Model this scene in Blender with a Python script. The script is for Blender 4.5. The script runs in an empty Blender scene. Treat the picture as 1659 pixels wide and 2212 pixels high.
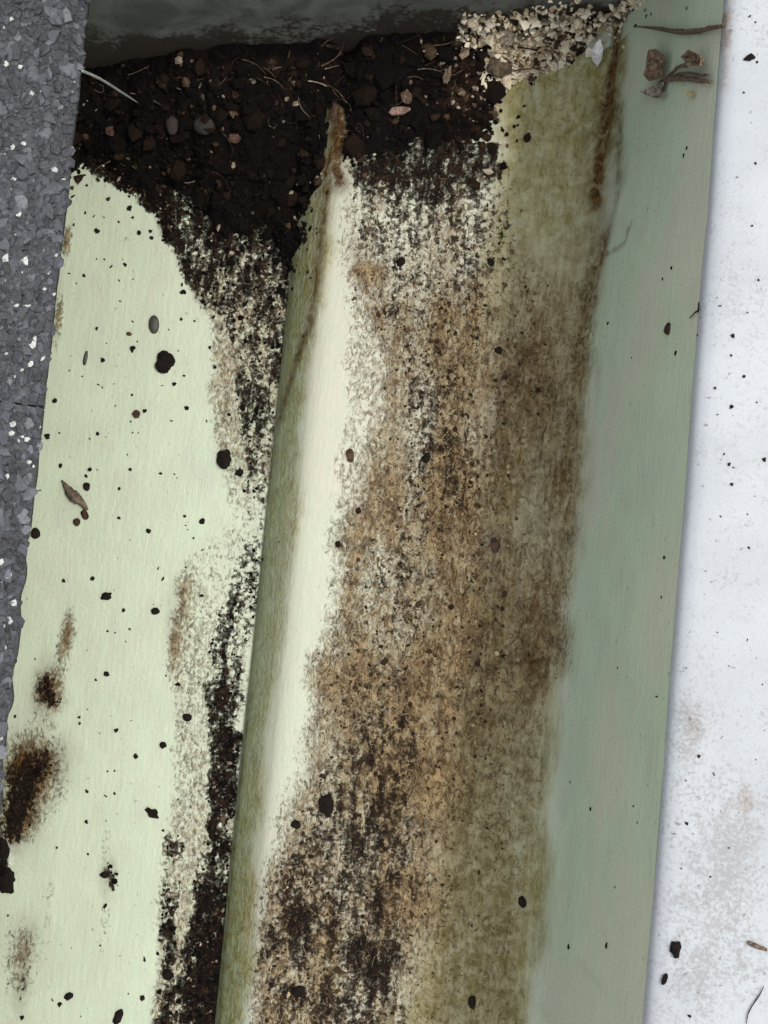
import bpy, bmesh, math, random
import numpy as np
from mathutils import Matrix, Vector

# ---------------------------------------------------------------- camera, sky, sun, exposure
MM = 0.001
scene = bpy.context.scene
col = scene.collection
FPX, CX, CY = 2409.0, 829.5, 1106.0            # measured in a 1659 x 2212 view of the photograph
ay = np.array([4042, 42900, -2409.0]); ay /= np.linalg.norm(ay)
az = np.array([0, 0, 1.0]); az = az - ay * (az @ ay); az /= np.linalg.norm(az)
ax = np.cross(ay, az)
ROT = np.array([ax, ay, az])                    # camera axes -> gutter axes (X across, Y along, Z up)
CAM = np.array([0.0, 0.0, 260.0])               # mm above the gutter floor

cam_data = bpy.data.cameras.new('camera')
cam_data.sensor_fit = 'HORIZONTAL'
cam_data.angle = 2 * math.atan(CX / FPX)
cam_data.clip_start = 0.005
cam_data.clip_end = 2000.0
cam = bpy.data.objects.new('camera', cam_data)
col.objects.link(cam)
m4 = Matrix([list(ROT[i]) + [CAM[i] * MM] for i in range(3)] + [[0, 0, 0, 1]])
cam.matrix_world = m4
scene.camera = cam

SUNV = Vector((27.0, 7.0, 59.0)).normalized()   # towards the sun: over the front lip
sun_el = math.asin(SUNV.z)
sun_az = math.atan2(SUNV.x, SUNV.y)             # clockwise from +Y
world = bpy.data.worlds.new('World'); scene.world = world
world.use_nodes = True
wn = world.node_tree.nodes; wl = world.node_tree.links
wn.clear()
wo = wn.new('ShaderNodeOutputWorld'); wb = wn.new('ShaderNodeBackground'); ws = wn.new('ShaderNodeTexSky')
ws.sky_type = 'NISHITA'; ws.sun_disc = False
ws.sun_elevation = sun_el; ws.sun_rotation = sun_az
ws.air_density = 1.0; ws.dust_density = 6.0; ws.ozone_density = 1.0
wb.inputs['Strength'].default_value = 0.15
wm = wn.new('ShaderNodeMix'); wm.data_type = 'RGBA'; wm.inputs[0].default_value = 0.5; wm.inputs[7].default_value = (12.5, 13.2, 13.2, 1)   # thin high haze over the blue
wl.new(ws.outputs[0], wm.inputs[6]); wl.new(wm.outputs[2], wb.inputs[0]); wl.new(wb.outputs[0], wo.inputs[0])
sd = bpy.data.lights.new('sun', 'SUN'); sd.energy = 1.95; sd.angle = math.radians(4); sd.color = (1.0, 0.95, 0.86)
so = bpy.data.objects.new('sun', sd); col.objects.link(so)
so.rotation_euler = SUNV.to_track_quat('Z', 'Y').to_euler(); so.location = (0.5, 0.2, 2.0)
scene.view_settings.view_transform = 'Standard'; scene.view_settings.look = 'None'
scene.view_settings.gamma = 1.0; scene.view_settings.use_curve_mapping = False
scene.view_settings.exposure = -0.17
scene.render.engine = 'CYCLES'
scene.render.resolution_x = 768; scene.render.resolution_y = 1024

rng = np.random.default_rng(7)
random.seed(7)

# ---------------------------------------------------------------- photo pixel -> place on the gutter
def ray(px, py):
    d = ROT @ np.array([px - CX, -(py - CY), -FPX]); return d / np.linalg.norm(d)
def at(px, py, z):
    d = ray(px, py); return CAM + d * ((z - CAM[2]) / d[2])

# gutter cross section (mm): floor, step, shelf, front wall
YLO, YHI = -190.0, 122.0
CREASE = -27.5
ctrl = np.array([(-27.5, 0), (-27.2, 1.2), (-25.6, 4.6), (-22.6, 9.2), (-20.2, 12.2), (-18.2, 13.9), (-14.5, 15.0), (-6, 15.9), (6, 16.8),
                 (20, 18.6), (31, 21.0), (37, 23.7), (40.2, 27.6), (42.2, 34.5), (44.0, 45), (46.4, 62), (48.6, 79.0)], float)
def catmull(P, n):
    P = np.vstack([2 * P[0] - P[1], P, 2 * P[-1] - P[-2]]); out = []
    for i in range(1, len(P) - 2):
        t = np.linspace(0, 1, n, endpoint=False)[:, None]
        a, b, c, d = P[i - 1], P[i], P[i + 1], P[i + 2]
        out.append(0.5 * (2 * b + (c - a) * t + (2 * a - 5 * b + 4 * c - d) * t * t + (3 * b - a - 3 * c + d) * t ** 3))
    out.append(P[-2][None]); return np.vstack(out)
PROF = catmull(ctrl, 14)
PS = CREASE + np.concatenate([[0], np.cumsum(np.hypot(*np.diff(PROF, axis=0).T))])
SMAX = PS[-1]
def prof(s):                                    # arc coordinate -> X, Z, normal (NX, NZ)
    s = np.asarray(s, float)
    x = np.where(s < CREASE, s, np.interp(s, PS, PROF[:, 0])); z = np.where(s < CREASE, 0, np.interp(s, PS, PROF[:, 1]))
    e = 0.4
    dx = np.interp(s + e, PS, PROF[:, 0]) - np.interp(s - e, PS, PROF[:, 0]); dz = np.interp(s + e, PS, PROF[:, 1]) - np.interp(s - e, PS, PROF[:, 1])
    l = np.hypot(dx, dz) + 1e-9
    nx = np.where(s < CREASE, 0, -dz / l); nz = np.where(s < CREASE, 1, dx / l)
    return x, z, nx, nz
def zprof(x):
    return np.where(np.asarray(x) < CREASE, 0, np.interp(x, PROF[:, 0], PROF[:, 1]))
FULLX = np.concatenate([[-200.0], PROF[:, 0]]); FULLZ = np.concatenate([[0.0], PROF[:, 1]]); FULLS = np.concatenate([[-200.0], PS])
def sv(px, py):                                 # photo pixel -> (arc coordinate, Y) on the gutter's inside
    d = ray(px, py)
    best = None
    ex, ez = FULLX[1:] - FULLX[:-1], FULLZ[1:] - FULLZ[:-1]
    den = d[0] * ez - d[2] * ex
    t = ((FULLX[:-1] - CAM[0]) * ez - (FULLZ[:-1] - CAM[2]) * ex) / den
    k = np.where(np.abs(ex) > np.abs(ez), (CAM[0] + t * d[0] - FULLX[:-1]) / np.where(np.abs(ex) < 1e-9, 1, ex), (CAM[2] + t * d[2] - FULLZ[:-1]) / np.where(np.abs(ez) < 1e-9, 1, ez))
    ok = (k > -1e-6) & (k < 1 + 1e-6) & (t > 0)
    if not ok.any():
        return SMAX, CAM[1] + d[1] * 190
    i = np.where(ok)[0][np.argmin(t[ok])]
    return FULLS[i] + k[i] * (FULLS[i + 1] - FULLS[i]), CAM[1] + t[i] * d[1]
def spot(px, py):                               # the 3-D point and the surface normal there
    s, v = sv(px, py); x, z, nx, nz = prof(s)
    return np.array([float(x), v, float(z)]), np.array([float(nx), 0, float(nz)])

# ---------------------------------------------------------------- numpy noise
TAB = rng.random((256, 256))
def vn(x, y, k=0):
    x = x + 17.3 * k; y = y + 9.1 * k
    xi = np.floor(x).astype(int); yi = np.floor(y).astype(int)
    fx = x - xi; fy = y - yi
    fx = fx * fx * (3 - 2 * fx); fy = fy * fy * (3 - 2 * fy)
    a = TAB[xi & 255, yi & 255]; b = TAB[(xi + 1) & 255, yi & 255]; c = TAB[xi & 255, (yi + 1) & 255]; d = TAB[(xi + 1) & 255, (yi + 1) & 255]
    return (a * (1 - fx) + b * fx) * (1 - fy) + (c * (1 - fx) + d * fx) * fy
def fbm(x, y, o=4, k=0):
    r = 0; a = 0.5; t = 0
    for i in range(o):
        r = r + a * vn(x * 2 ** i, y * 2 ** i, k + i * 3); t += a; a *= 0.55
    return r / t
def sstep(a, b, x):
    t = np.clip((x - a) / (b - a), 0, 1); return t * t * (3 - 2 * t)

# ---------------------------------------------------------------- mesh helpers
def mesh_np(name, V, F, mat, attrs=None, smooth=True):
    V = np.asarray(V, np.float32) * MM; F = np.asarray(F, np.int32)
    me = bpy.data.meshes.new(name)
    n = F.shape[1]
    me.vertices.add(len(V)); me.vertices.foreach_set('co', V.ravel())
    me.loops.add(F.size); me.loops.foreach_set('vertex_index', F.ravel())
    me.polygons.add(len(F)); me.polygons.foreach_set('loop_start', np.arange(0, F.size, n, dtype=np.int32))
    me.polygons.foreach_set('use_smooth', np.full(len(F), smooth))
    me.update(calc_edges=True)
    for k, a in (attrs or {}).items():
        if a.ndim == 2:
            at_ = me.attributes.new(k, 'FLOAT_COLOR', 'POINT'); at_.data.foreach_set('color', np.asarray(a, np.float32).ravel())
        else:
            at_ = me.attributes.new(k, 'FLOAT', 'POINT'); at_.data.foreach_set('value', np.asarray(a, np.float32))
    if mat: me.materials.append(mat)
    return me
def link(name, me, parent=None, label=None, cat=None, group=None, kind=None, loc=None):
    o = bpy.data.objects.new(name, me); col.objects.link(o)
    if parent is not None: o.parent = parent
    if label: o['label'] = label
    if cat: o['category'] = cat
    if group: o['group'] = group
    if kind: o['kind'] = kind
    if loc is not None: o.location = [float(c) * MM for c in loc]
    return o
def grid_faces(nu, nv, keep=None):
    i = np.arange(nu * nv).reshape(nv, nu)
    F = np.stack([i[:-1, :-1], i[:-1, 1:], i[1:, 1:], i[1:, :-1]], -1).reshape(-1, 4)
    if keep is not None:
        F = F[keep[F].any(1)]
    return F
def compact(V, F, attrs):
    used = np.unique(F); mp = np.full(len(V), -1); mp[used] = np.arange(len(used))
    return V[used], mp[F], {k: a[used] for k, a in attrs.items()}
def box_mesh(name, lo, hi, mat, bev=0.0):
    bm = bmesh.new(); bmesh.ops.create_cube(bm, size=1)
    lo = np.array(lo) * MM; hi = np.array(hi) * MM
    for v in bm.verts:
        v.co = Vector([lo[i] + (hi[i] - lo[i]) * (v.co[i] + 0.5) for i in range(3)])
    if bev: bmesh.ops.bevel(bm, geom=bm.edges[:], offset=bev * MM, segments=2, affect='EDGES')
    me = bpy.data.meshes.new(name); bm.to_mesh(me); bm.free(); me.materials.append(mat); return me

def ico(sub):
    bm = bmesh.new(); bmesh.ops.create_icosphere(bm, subdivisions=sub, radius=1.0)
    bm.verts.ensure_lookup_table()
    V = np.array([v.co[:] for v in bm.verts]); F = np.array([[v.index for v in f.verts] for f in bm.faces]); bm.free(); return V, F
ICO1, ICO2, ICO3 = ico(1), ico(2), ico(3)
def rand_rot(n):
    q = rng.normal(size=(n, 4)); q /= np.linalg.norm(q, axis=1)[:, None]
    w, x, y, z = q.T
    return np.stack([np.stack([1 - 2 * (y * y + z * z), 2 * (x * y - z * w), 2 * (x * z + y * w)], -1),
                     np.stack([2 * (x * y + z * w), 1 - 2 * (x * x + z * z), 2 * (y * z - x * w)], -1),
                     np.stack([2 * (x * z - y * w), 2 * (y * z + x * w), 1 - 2 * (x * x + y * y)], -1)], 1)
def crumbs(P, size, tone, rough=0.35, flat=0.75):
    """angular low-poly grains (20 triangles each) at points P"""
    n = len(P); V0, F0 = ICO1; k = len(V0)
    rad = 1 + rng.uniform(-rough, rough, (n, k, 1))
    sc = rng.uniform(0.65, 1.25, (n, 1, 3))
    V = V0[None] * rad * sc
    V = np.einsum('nij,nkj->nki', rand_rot(n), V)
    V[:, :, 2] *= flat
    V = V * np.asarray(size)[:, None, None] + np.asarray(P)[:, None, :]
    F = F0[None] + (np.arange(n) * k)[:, None, None]
    return V.reshape(-1, 3), F.reshape(-1, 3), np.repeat(tone, k)
def fibres(P, length, rad, tone, lift=0.35, seg=5, axis=None, curl=0.45):
    """thin curly rootlets, three-sided tubes"""
    V = []; F = []; T = []
    base = 0
    for i in range(len(P)):
        a = rng.uniform(0, 2 * math.pi); d = np.array([math.cos(a), math.sin(a), rng.uniform(-lift, lift) * 0.6])
        if axis is not None: d = axis + rng.normal(0, .5, 3) * np.array([1, 1, .2])
        p = np.array(P[i], float); L = length[i] / seg
        bend = rng.normal(0, curl)
        for j in range(seg + 1):
            d = d / np.linalg.norm(d)
            s = np.cross(d, [0, 0, 1.0]); s /= np.linalg.norm(s) + 1e-9; u = np.cross(s, d)
            r = rad[i] * (1 - 0.6 * j / seg)
            for q in range(3):
                an = 2.094 * q; V.append(p + r * (math.cos(an) * s + math.sin(an) * u)); T.append(tone[i])
            if j < seg:
                for q in range(3):
                    F.append((base + j * 3 + q, base + j * 3 + (q + 1) % 3, base + j * 3 + 3 + (q + 1) % 3)); F.append((base + j * 3 + q, base + j * 3 + 3 + (q + 1) % 3, base + j * 3 + 3 + q))
            p = p + d * L
            c, s2 = math.cos(bend), math.sin(bend)
            d = np.array([d[0] * c - d[1] * s2, d[0] * s2 + d[1] * c, d[2] + rng.normal(0, 0.25) * lift - 0.04])
            bend += rng.normal(0, curl * .78)
        base += (seg + 1) * 3
    return np.array(V), np.array(F), np.array(T)
def merge(parts):
    V = []; F = []; T = []; b = 0
    for v, f, t in parts:
        V.append(v); F.append(f + b); T.append(t); b += len(v)
    return np.vstack(V), np.vstack(F), np.concatenate(T)

# ---------------------------------------------------------------- materials
def new_mat(name):
    m = bpy.data.materials.new(name); m.use_nodes = True
    nt = m.node_tree; nt.nodes.clear()
    out = nt.nodes.new('ShaderNodeOutputMaterial'); b = nt.nodes.new('ShaderNodeBsdfPrincipled')
    nt.links.new(b.outputs[0], out.inputs[0]); return m, nt, b
class N:
    def __init__(s, nt): s.nt = nt; s.co = nt.nodes.new('ShaderNodeTexCoord').outputs['Object']
    def lk(s, a, b): s.nt.links.new(a, b)
    def put(s, sock, v):
        if isinstance(v, (int, float)): sock.default_value = v
        elif isinstance(v, tuple): sock.default_value = v + (1,) if len(v) == 3 and sock.type == 'RGBA' else v
        else: s.lk(v, sock)
    def math(s, op, a, b=0.0, clamp=False):
        n = s.nt.nodes.new('ShaderNodeMath'); n.operation = op; n.use_clamp = clamp; s.put(n.inputs[0], a); s.put(n.inputs[1], b); return n.outputs[0]
    def map(s, scale):
        n = s.nt.nodes.new('ShaderNodeMapping'); n.inputs['Scale'].default_value = scale; s.lk(s.co, n.inputs[0]); return n.outputs[0]
    def noise(s, scale, detail=3, rough=0.55, dist=0.0, stretch=None):
        n = s.nt.nodes.new('ShaderNodeTexNoise'); n.inputs['Scale'].default_value = scale; n.inputs['Detail'].default_value = detail
        n.inputs['Roughness'].default_value = rough; n.inputs['Distortion'].default_value = dist
        s.lk(s.map(stretch) if stretch else s.co, n.inputs['Vector']); return n.outputs['Fac']
    def voro(s, scale, feature='F1', out='Distance'):
        n = s.nt.nodes.new('ShaderNodeTexVoronoi'); n.feature = feature; n.inputs['Scale'].default_value = scale; s.lk(s.co, n.inputs['Vector']); return n.outputs[out]
    def ss(s, v, a, b, lo=0.0, hi=1.0):
        n = s.nt.nodes.new('ShaderNodeMapRange'); n.interpolation_type = 'SMOOTHSTEP'; s.put(n.inputs[0], v)
        for i, q in enumerate((a, b, lo, hi)): n.inputs[i + 1].default_value = q
        return n.outputs[0]
    def mix(s, f, a, b):
        n = s.nt.nodes.new('ShaderNodeMix'); n.data_type = 'RGBA'; s.put(n.inputs[0], f); s.put(n.inputs[6], a); s.put(n.inputs[7], b); return n.outputs[2]
    def attr(s, name, out='Fac'):
        n = s.nt.nodes.new('ShaderNodeAttribute'); n.attribute_name = name; return n.outputs[out]
    def sep(s, c):
        n = s.nt.nodes.new('ShaderNodeSeparateColor'); s.lk(c, n.inputs[0]); return n.outputs
    def bump(s, h, dist, strength=1.0, norm=None):
        n = s.nt.nodes.new('ShaderNodeBump'); n.inputs['Distance'].default_value = dist; n.inputs['Strength'].default_value = strength; s.lk(h, n.inputs['Height'])
        if norm is not None: s.lk(norm, n.inputs['Normal'])
        return n.outputs[0]
    def ramp(s, f, stops):
        n = s.nt.nodes.new('ShaderNodeValToRGB'); e = n.color_ramp.elements
        while len(e) < len(stops): e.new(0.5)
        for q, (p, c) in zip(e, stops): q.position = p; q.color = tuple(c) + (1,)
        s.lk(f, n.inputs[0]); return n.outputs[0]

PAINT = (0.505, 0.615, 0.455)
def painted_metal(name, paint, rough=0.42):
    """pale green gutter paint under film dirt; the dirt's place comes from the mesh attribute 'grime'
    (R brown silt, G black soil, B olive film) and 'rust', its grain from noise."""
    m, nt, b = new_mat(name); n = N(nt)
    g = n.sep(n.attr('grime', 'Color')); rust = n.attr('rust')
    fine = n.noise(950, 3, 0.65, 0.6); mid = n.noise(300, 3, 0.6, 0.8); big = n.noise(70, 1, 0.5); hair = n.noise(620, 2, 0.65, 2.0, (1.0, 0.55, 1.0))
    streak = n.noise(900, 2, 0.6, 0.2, (1.0, 0.16, 1.0))
    c = n.mix(n.ss(big, 0.3, 0.7, 0.0, 0.8), paint, tuple(q * 0.9 for q in paint))
    c = n.mix(n.ss(streak, 0.52, 0.75, 0.0, 0.12), c, tuple(q * 0.62 for q in paint))
    c = n.mix(n.ss(n.noise(150, 3, 0.65, 1.0, (1.0, 0.45, 1.0)), 0.42, 0.68, 0.0, 0.42), c, (0.43, 0.46, 0.38))
    c = n.mix(n.ss(fine, 0.66, 0.76, 0.0, 0.5), c, (0.72, 0.74, 0.66))
    pin = n.ss(n.noise(800, 2, 0.5), 0.69, 0.75)
    c = n.mix(n.math('MULTIPLY', pin, 0.55), c, (0.09, 0.075, 0.05))
    c = n.mix(n.math('MULTIPLY', n.attr('dust'), n.ss(mid, 0.2, 0.7, 0.6, 1.0)), c, (0.585, 0.565, 0.465))
    # olive film
    of = n.math('MULTIPLY', g[2], n.ss(n.math('ADD', mid, n.math('MULTIPLY', streak, 0.4)), 0.35, 0.95, 0.45, 1.0), True)
    c = n.mix(of, c, n.mix(n.ss(hair, 0.35, 0.65), (0.185, 0.165, 0.048), (0.33, 0.305, 0.115)))
    wf = n.math('MULTIPLY', n.attr('wash'), n.ss(n.math('ADD', n.math('MULTIPLY', streak, 0.5), n.math('MULTIPLY', hair, 0.5)), 0.32, 0.62, 0.62, 1.0), True)
    c = n.mix(wf, c, n.mix(n.ss(n.math('ADD', n.math('MULTIPLY', mid, 0.6), n.math('MULTIPLY', streak, 0.4)), 0.38, 0.62), (0.25, 0.168, 0.075), (0.12, 0.072, 0.027)))
    # brown silt
    bf = n.math('ADD', g[0], n.math('MULTIPLY', n.math('SUBTRACT', n.math('ADD', n.math('MULTIPLY', fine, 0.6), n.math('MULTIPLY', hair, 0.4)), 0.5), 1.9))
    bf = n.math('MULTIPLY', n.ss(bf, 0.18, 0.78, 0.0, 0.9), n.ss(g[0], 0.02, 0.25))
    bc = n.mix(n.ss(mid, 0.34, 0.66), (0.335, 0.228, 0.112), (0.12, 0.067, 0.026))
    bc = n.mix(n.ss(hair, 0.50, 0.66, 0.0, 0.85), bc, (0.045, 0.021, 0.010))
    bc = n.mix(n.ss(fine, 0.56, 0.72, 0.0, 0.6), bc, (0.50, 0.40, 0.27))
    c = n.mix(bf, c, bc)
    # rust and humus stain
    rf = n.math('MULTIPLY', rust, n.ss(n.math('ADD', mid, n.math('MULTIPLY', hair, 0.5)), 0.45, 0.95, 0.35, 1.0), True)
    c = n.mix(rf, c, n.mix(n.ss(fine, 0.4, 0.65), (0.125, 0.066, 0.020), (0.032, 0.016, 0.008)))
    # black soil
    scrape = n.noise(520, 2, 0.6, 0.4, (1.0, 0.28, 1.0))
    kf = n.math('ADD', g[1], n.math('MULTIPLY', n.math('SUBTRACT', n.math('ADD', n.math('ADD', n.math('MULTIPLY', fine, 0.42), n.math('MULTIPLY', mid, 0.2)), n.math('MULTIPLY', scrape, 0.38)), 0.5), 3.2))
    kf = n.math('MULTIPLY', n.ss(kf, 0.54, 0.92), n.ss(g[1], 0.03, 0.15))
    c = n.mix(kf, c, n.mix(n.ss(fine, 0.45, 0.7), (0.008, 0.0055, 0.0045), (0.045, 0.024, 0.014)))
    n.put(b.inputs['Base Color'], c)
    dirt = n.math('MAXIMUM', n.math('MAXIMUM', bf, kf), n.math('MAXIMUM', n.math('MULTIPLY', of, 0.7), wf))
    n.put(b.inputs['Roughness'], n.ss(dirt, 0.0, 0.7, rough, 0.93))
    n.put(b.inputs['Specular IOR Level'], n.ss(dirt, 0.0, 0.6, 0.45, 0.15))
    relief = n.math('ADD', n.math('MULTIPLY', bf, n.math('SUBTRACT', hair, 0.2)), n.math('MULTIPLY', kf, n.math('ADD', fine, 0.5)))
    relief = n.math('ADD', relief, n.math('MULTIPLY', n.math('MAXIMUM', of, wf), n.math('MULTIPLY', n.math('ADD', fine, hair), 0.3)))
    relief = n.math('ADD', relief, n.math('ADD', n.math('MULTIPLY', streak, 0.12), n.math('MULTIPLY', fine, 0.13)))
    n.put(b.inputs['Normal'], n.bump(relief, 0.0010, 1.0))
    return m
MAT_GUTTER = painted_metal('pale_green_paint_with_grime', PAINT)

def lip_material():
    m, nt, b = new_mat('weathered_white_paint'); n = N(nt)
    g = n.sep(n.attr('grime', 'Color')); rust = n.attr('rust')
    fine = n.noise(1700, 4, 0.65, 0.5); mid = n.noise(260, 4, 0.6, 0.6); big = n.noise(45, 3)
    c = n.mix(n.ss(big, 0.35, 0.65), (0.41, 0.435, 0.465), (0.365, 0.388, 0.42))
    f = n.math('ADD', g[0], n.math('MULTIPLY', n.math('SUBTRACT', n.math('ADD', n.math('MULTIPLY', fine, 0.7), n.math('MULTIPLY', mid, 0.3)), 0.5), 3.4))
    c = n.mix(n.ss(f, 0.45, 1.15, 0.0, 0.8), c, (0.25, 0.245, 0.255))
    pin = n.ss(n.noise(700, 3, 0.6), 0.66, 0.72)
    c = n.mix(n.math('MULTIPLY', pin, 0.7), c, (0.13, 0.12, 0.12))
    k = n.math('ADD', g[1], n.math('MULTIPLY', n.math('SUBTRACT', fine, 0.5), 2.4))
    c = n.mix(n.math('MULTIPLY', n.ss(k, 0.55, 0.85), n.ss(g[1], 0.03, 0.2)), c, (0.07, 0.05, 0.045))
    c = n.mix(n.math('MULTIPLY', rust, n.ss(mid, 0.35, 0.6, 0.2, 1.0), True), c, n.mix(n.ss(fine, 0.4, 0.65), (0.30, 0.21, 0.15), (0.10, 0.05, 0.03)))
    n.put(b.inputs['Base Color'], c); n.put(b.inputs['Roughness'], 0.5)
    n.put(b.inputs['Normal'], n.bump(n.math('ADD', n.math('MULTIPLY', fine, 0.5), n.math('MULTIPLY', mid, 0.6)), 0.00018, 0.7))
    return m
MAT_LIP = lip_material()

def soil_material(name, stops, rough=0.95, bump=0.0004, scale=1400, var=0.35):
    m, nt, b = new_mat(name); n = N(nt)
    fine = n.noise(scale, 4, 0.65, 0.6); mid = n.noise(scale * 0.22, 3, 0.6, 0.5)
    t = n.math('ADD', n.attr('tone'), n.math('MULTIPLY', n.math('SUBTRACT', n.math('ADD', n.math('MULTIPLY', fine, 0.6), n.math('MULTIPLY', mid, 0.4)), 0.5), var), True)
    n.put(b.inputs['Base Color'], n.ramp(t, stops)); n.put(b.inputs['Roughness'], rough); n.put(b.inputs['Specular IOR Level'], 0.12)
    n.put(b.inputs['Normal'], n.bump(fine, bump, 0.9)); return m
MAT_SOIL = soil_material('black_humus', [(0.0, (0.004, 0.003, 0.003)), (0.5, (0.005, 0.0035, 0.003)), (0.74, (0.020, 0.011, 0.007)), (0.88, (0.10, 0.065, 0.04)), (1.0, (0.42, 0.35, 0.27))], var=0.5)
MAT_SILT = soil_material('brown_silt', [(0.0, (0.014, 0.010, 0.008)), (0.35, (0.06, 0.036, 0.02)), (0.65, (0.19, 0.125, 0.065)), (1.0, (0.46, 0.37, 0.23))], var=0.35)
MAT_SUNLIT_CRUMBS = soil_material('crumbs_with_painted_sunlight', [(0.0, (0.015, 0.010, 0.008)), (0.3, (0.07, 0.045, 0.03)), (0.5, (0.40, 0.31, 0.20)), (0.7, (0.62, 0.52, 0.38)), (1.0, (0.74, 0.67, 0.54))], var=0.7)  # pale stops put sunlight into the crumbs' own colour
MAT_CLOD = soil_material('dark_clod', [(0.0, (0.008, 0.006, 0.006)), (0.5, (0.022, 0.015, 0.012)), (1.0, (0.16, 0.09, 0.06))], scale=2200, bump=0.0003)
def simple_mat(name, c1, c2, scale=900, rough=0.8, bump=0.0002, stretch=None):
    m, nt, b = new_mat(name); n = N(nt); f = n.noise(scale, 4, 0.6, 0.5, stretch)
    n.put(b.inputs['Base Color'], n.mix(n.ss(f, 0.35, 0.65), c1, c2)); n.put(b.inputs['Roughness'], rough); n.put(b.inputs['Normal'], n.bump(f, bump, 0.8)); return m
MAT_TWIG = simple_mat('weathered_twig_bark', (0.20, 0.13, 0.09), (0.045, 0.026, 0.02), 1400, 0.85, 0.0003, (1.0, 1.6, 1.6))
MAT_LEAF = simple_mat('dry_leaf', (0.30, 0.21, 0.13), (0.07, 0.035, 0.022), 900)
MAT_FLAKE = simple_mat('chalky_white_flake', (0.82, 0.80, 0.78), (0.60, 0.58, 0.57), 1500)
MAT_NEEDLE = simple_mat('bleached_needle', (0.42, 0.45, 0.42), (0.25, 0.26, 0.24), 1500)
MAT_SEED = simple_mat('dark_seed_coat', (0.055, 0.06, 0.048), (0.035, 0.036, 0.03), 700, 0.55)
MAT_BARK = simple_mat('red_brown_bark', (0.12, 0.060, 0.040), (0.035, 0.018, 0.013), 1200, 0.9, 0.0004)
MAT_ASPHALT = simple_mat('shingle_asphalt', (0.045, 0.046, 0.053), (0.085, 0.086, 0.095), 1400, 0.9, 0.0004)
MAT_FASCIA = simple_mat('painted_fascia', (0.70, 0.70, 0.68), (0.62, 0.61, 0.58), 120, 0.6)
MAT_DECK = simple_mat('roof_deck_wood', (0.34, 0.25, 0.16), (0.24, 0.17, 0.10), 160, 0.9)
MAT_WALL = simple_mat('house_wall_render', (0.60, 0.56, 0.50), (0.50, 0.47, 0.42), 90, 0.9)
MAT_LAWN = simple_mat('lawn', (0.055, 0.095, 0.03), (0.035, 0.065, 0.02), 12, 1.0, 0.01)
def granule_material():
    m, nt, b = new_mat('ceramic_granules'); n = N(nt)
    f = n.noise(1900, 3, 0.6); t = n.math('ADD', n.attr('tone'), n.math('MULTIPLY', n.math('SUBTRACT', f, 0.5), 0.30), True)
    n.put(b.inputs['Base Color'], n.ramp(t, [(0.0, (0.03, 0.031, 0.036)), (0.35, (0.055, 0.058, 0.068)), (0.62, (0.10, 0.106, 0.122)), (0.80, (0.18, 0.186, 0.205)), (0.90, (0.46, 0.47, 0.46)), (1.0, (0.66, 0.66, 0.62))]))
    n.put(b.inputs['Roughness'], 0.62); n.put(b.inputs['Normal'], n.bump(f, 0.0006, 0.9)); return m
MAT_GRAN = granule_material()
def cap_material():
    m, nt, b = new_mat('grey_weathered_metal'); n = N(nt)
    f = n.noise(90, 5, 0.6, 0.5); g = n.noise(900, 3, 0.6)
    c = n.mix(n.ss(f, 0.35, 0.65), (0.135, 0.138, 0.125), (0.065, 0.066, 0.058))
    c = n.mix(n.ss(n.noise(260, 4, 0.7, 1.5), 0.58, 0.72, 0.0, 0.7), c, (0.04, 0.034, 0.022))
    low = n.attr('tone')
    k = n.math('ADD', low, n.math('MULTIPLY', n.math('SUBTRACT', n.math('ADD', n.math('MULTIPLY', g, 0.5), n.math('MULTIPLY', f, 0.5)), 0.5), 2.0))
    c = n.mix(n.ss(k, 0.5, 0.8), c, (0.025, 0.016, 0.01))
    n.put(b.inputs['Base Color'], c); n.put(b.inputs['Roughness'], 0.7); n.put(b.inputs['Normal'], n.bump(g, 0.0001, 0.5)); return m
MAT_CAP = cap_material()

# ---------------------------------------------------------------- where the dirt lies (arc coordinate s, length v)
def rows_sv(rows):
    R = []
    for py, xl, xr, a in rows:
        sl, vl = sv(xl, py); sr, vr = sv(xr, py); R.append(((vl + vr) / 2, sl, sr, a))
    R.sort(); return np.array(R)
def band(S, V, rows, feather=3.0):
    R = rows_sv(rows)
    w = (fbm(S * 0.12, V * 0.12, 3, 5) - 0.5) * 9 + (fbm(S * 0.04, V * 0.04, 2, 6) - 0.5) * np.minimum(feather, 12) * 0.9
    sl = np.interp(V, R[:, 0], R[:, 1]); sr = np.interp(V, R[:, 0], R[:, 2]); a = np.interp(V, R[:, 0], R[:, 3], left=R[0, 3], right=0)
    mid = np.maximum(sr - sl, 0.1)
    ft = np.minimum(feather, mid * 0.45)
    return a * sstep(0, 1, (S + w * 0.5 - sl) / ft + 0.5) * sstep(0, 1, (sr - S + w * 0.8) / ft + 0.5)
def blob(S, V, px, py, rx, ry, amp, soft=1.0):
    s, v = sv(px, py); rs = abs(sv(px + rx, py)[0] - sv(px - rx, py)[0]) / 2; rv = abs(sv(px, py + ry)[1] - sv(px, py - ry)[1]) / 2
    d = ((S - s) / rs) ** 2 + ((V - v) / rv) ** 2
    return amp * np.exp(-d * 1.1 / soft)
def stroke(S, V, pts, w, amp):
    Q = [sv(*p) for p in pts]; ww = w / 9.6; best = np.full(S.shape, 1e9)
    for (a, b), (c, d) in zip(Q[:-1], Q[1:]):
        t = np.clip(((S - a) * (c - a) + (V - b) * (d - b)) / ((c - a) ** 2 + (d - b) ** 2 + 1e-9), 0, 1)
        best = np.minimum(best, np.hypot(S - a - t * (c - a), V - b - t * (d - b)))
    return amp * np.exp(-(best / ww) ** 2)

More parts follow.
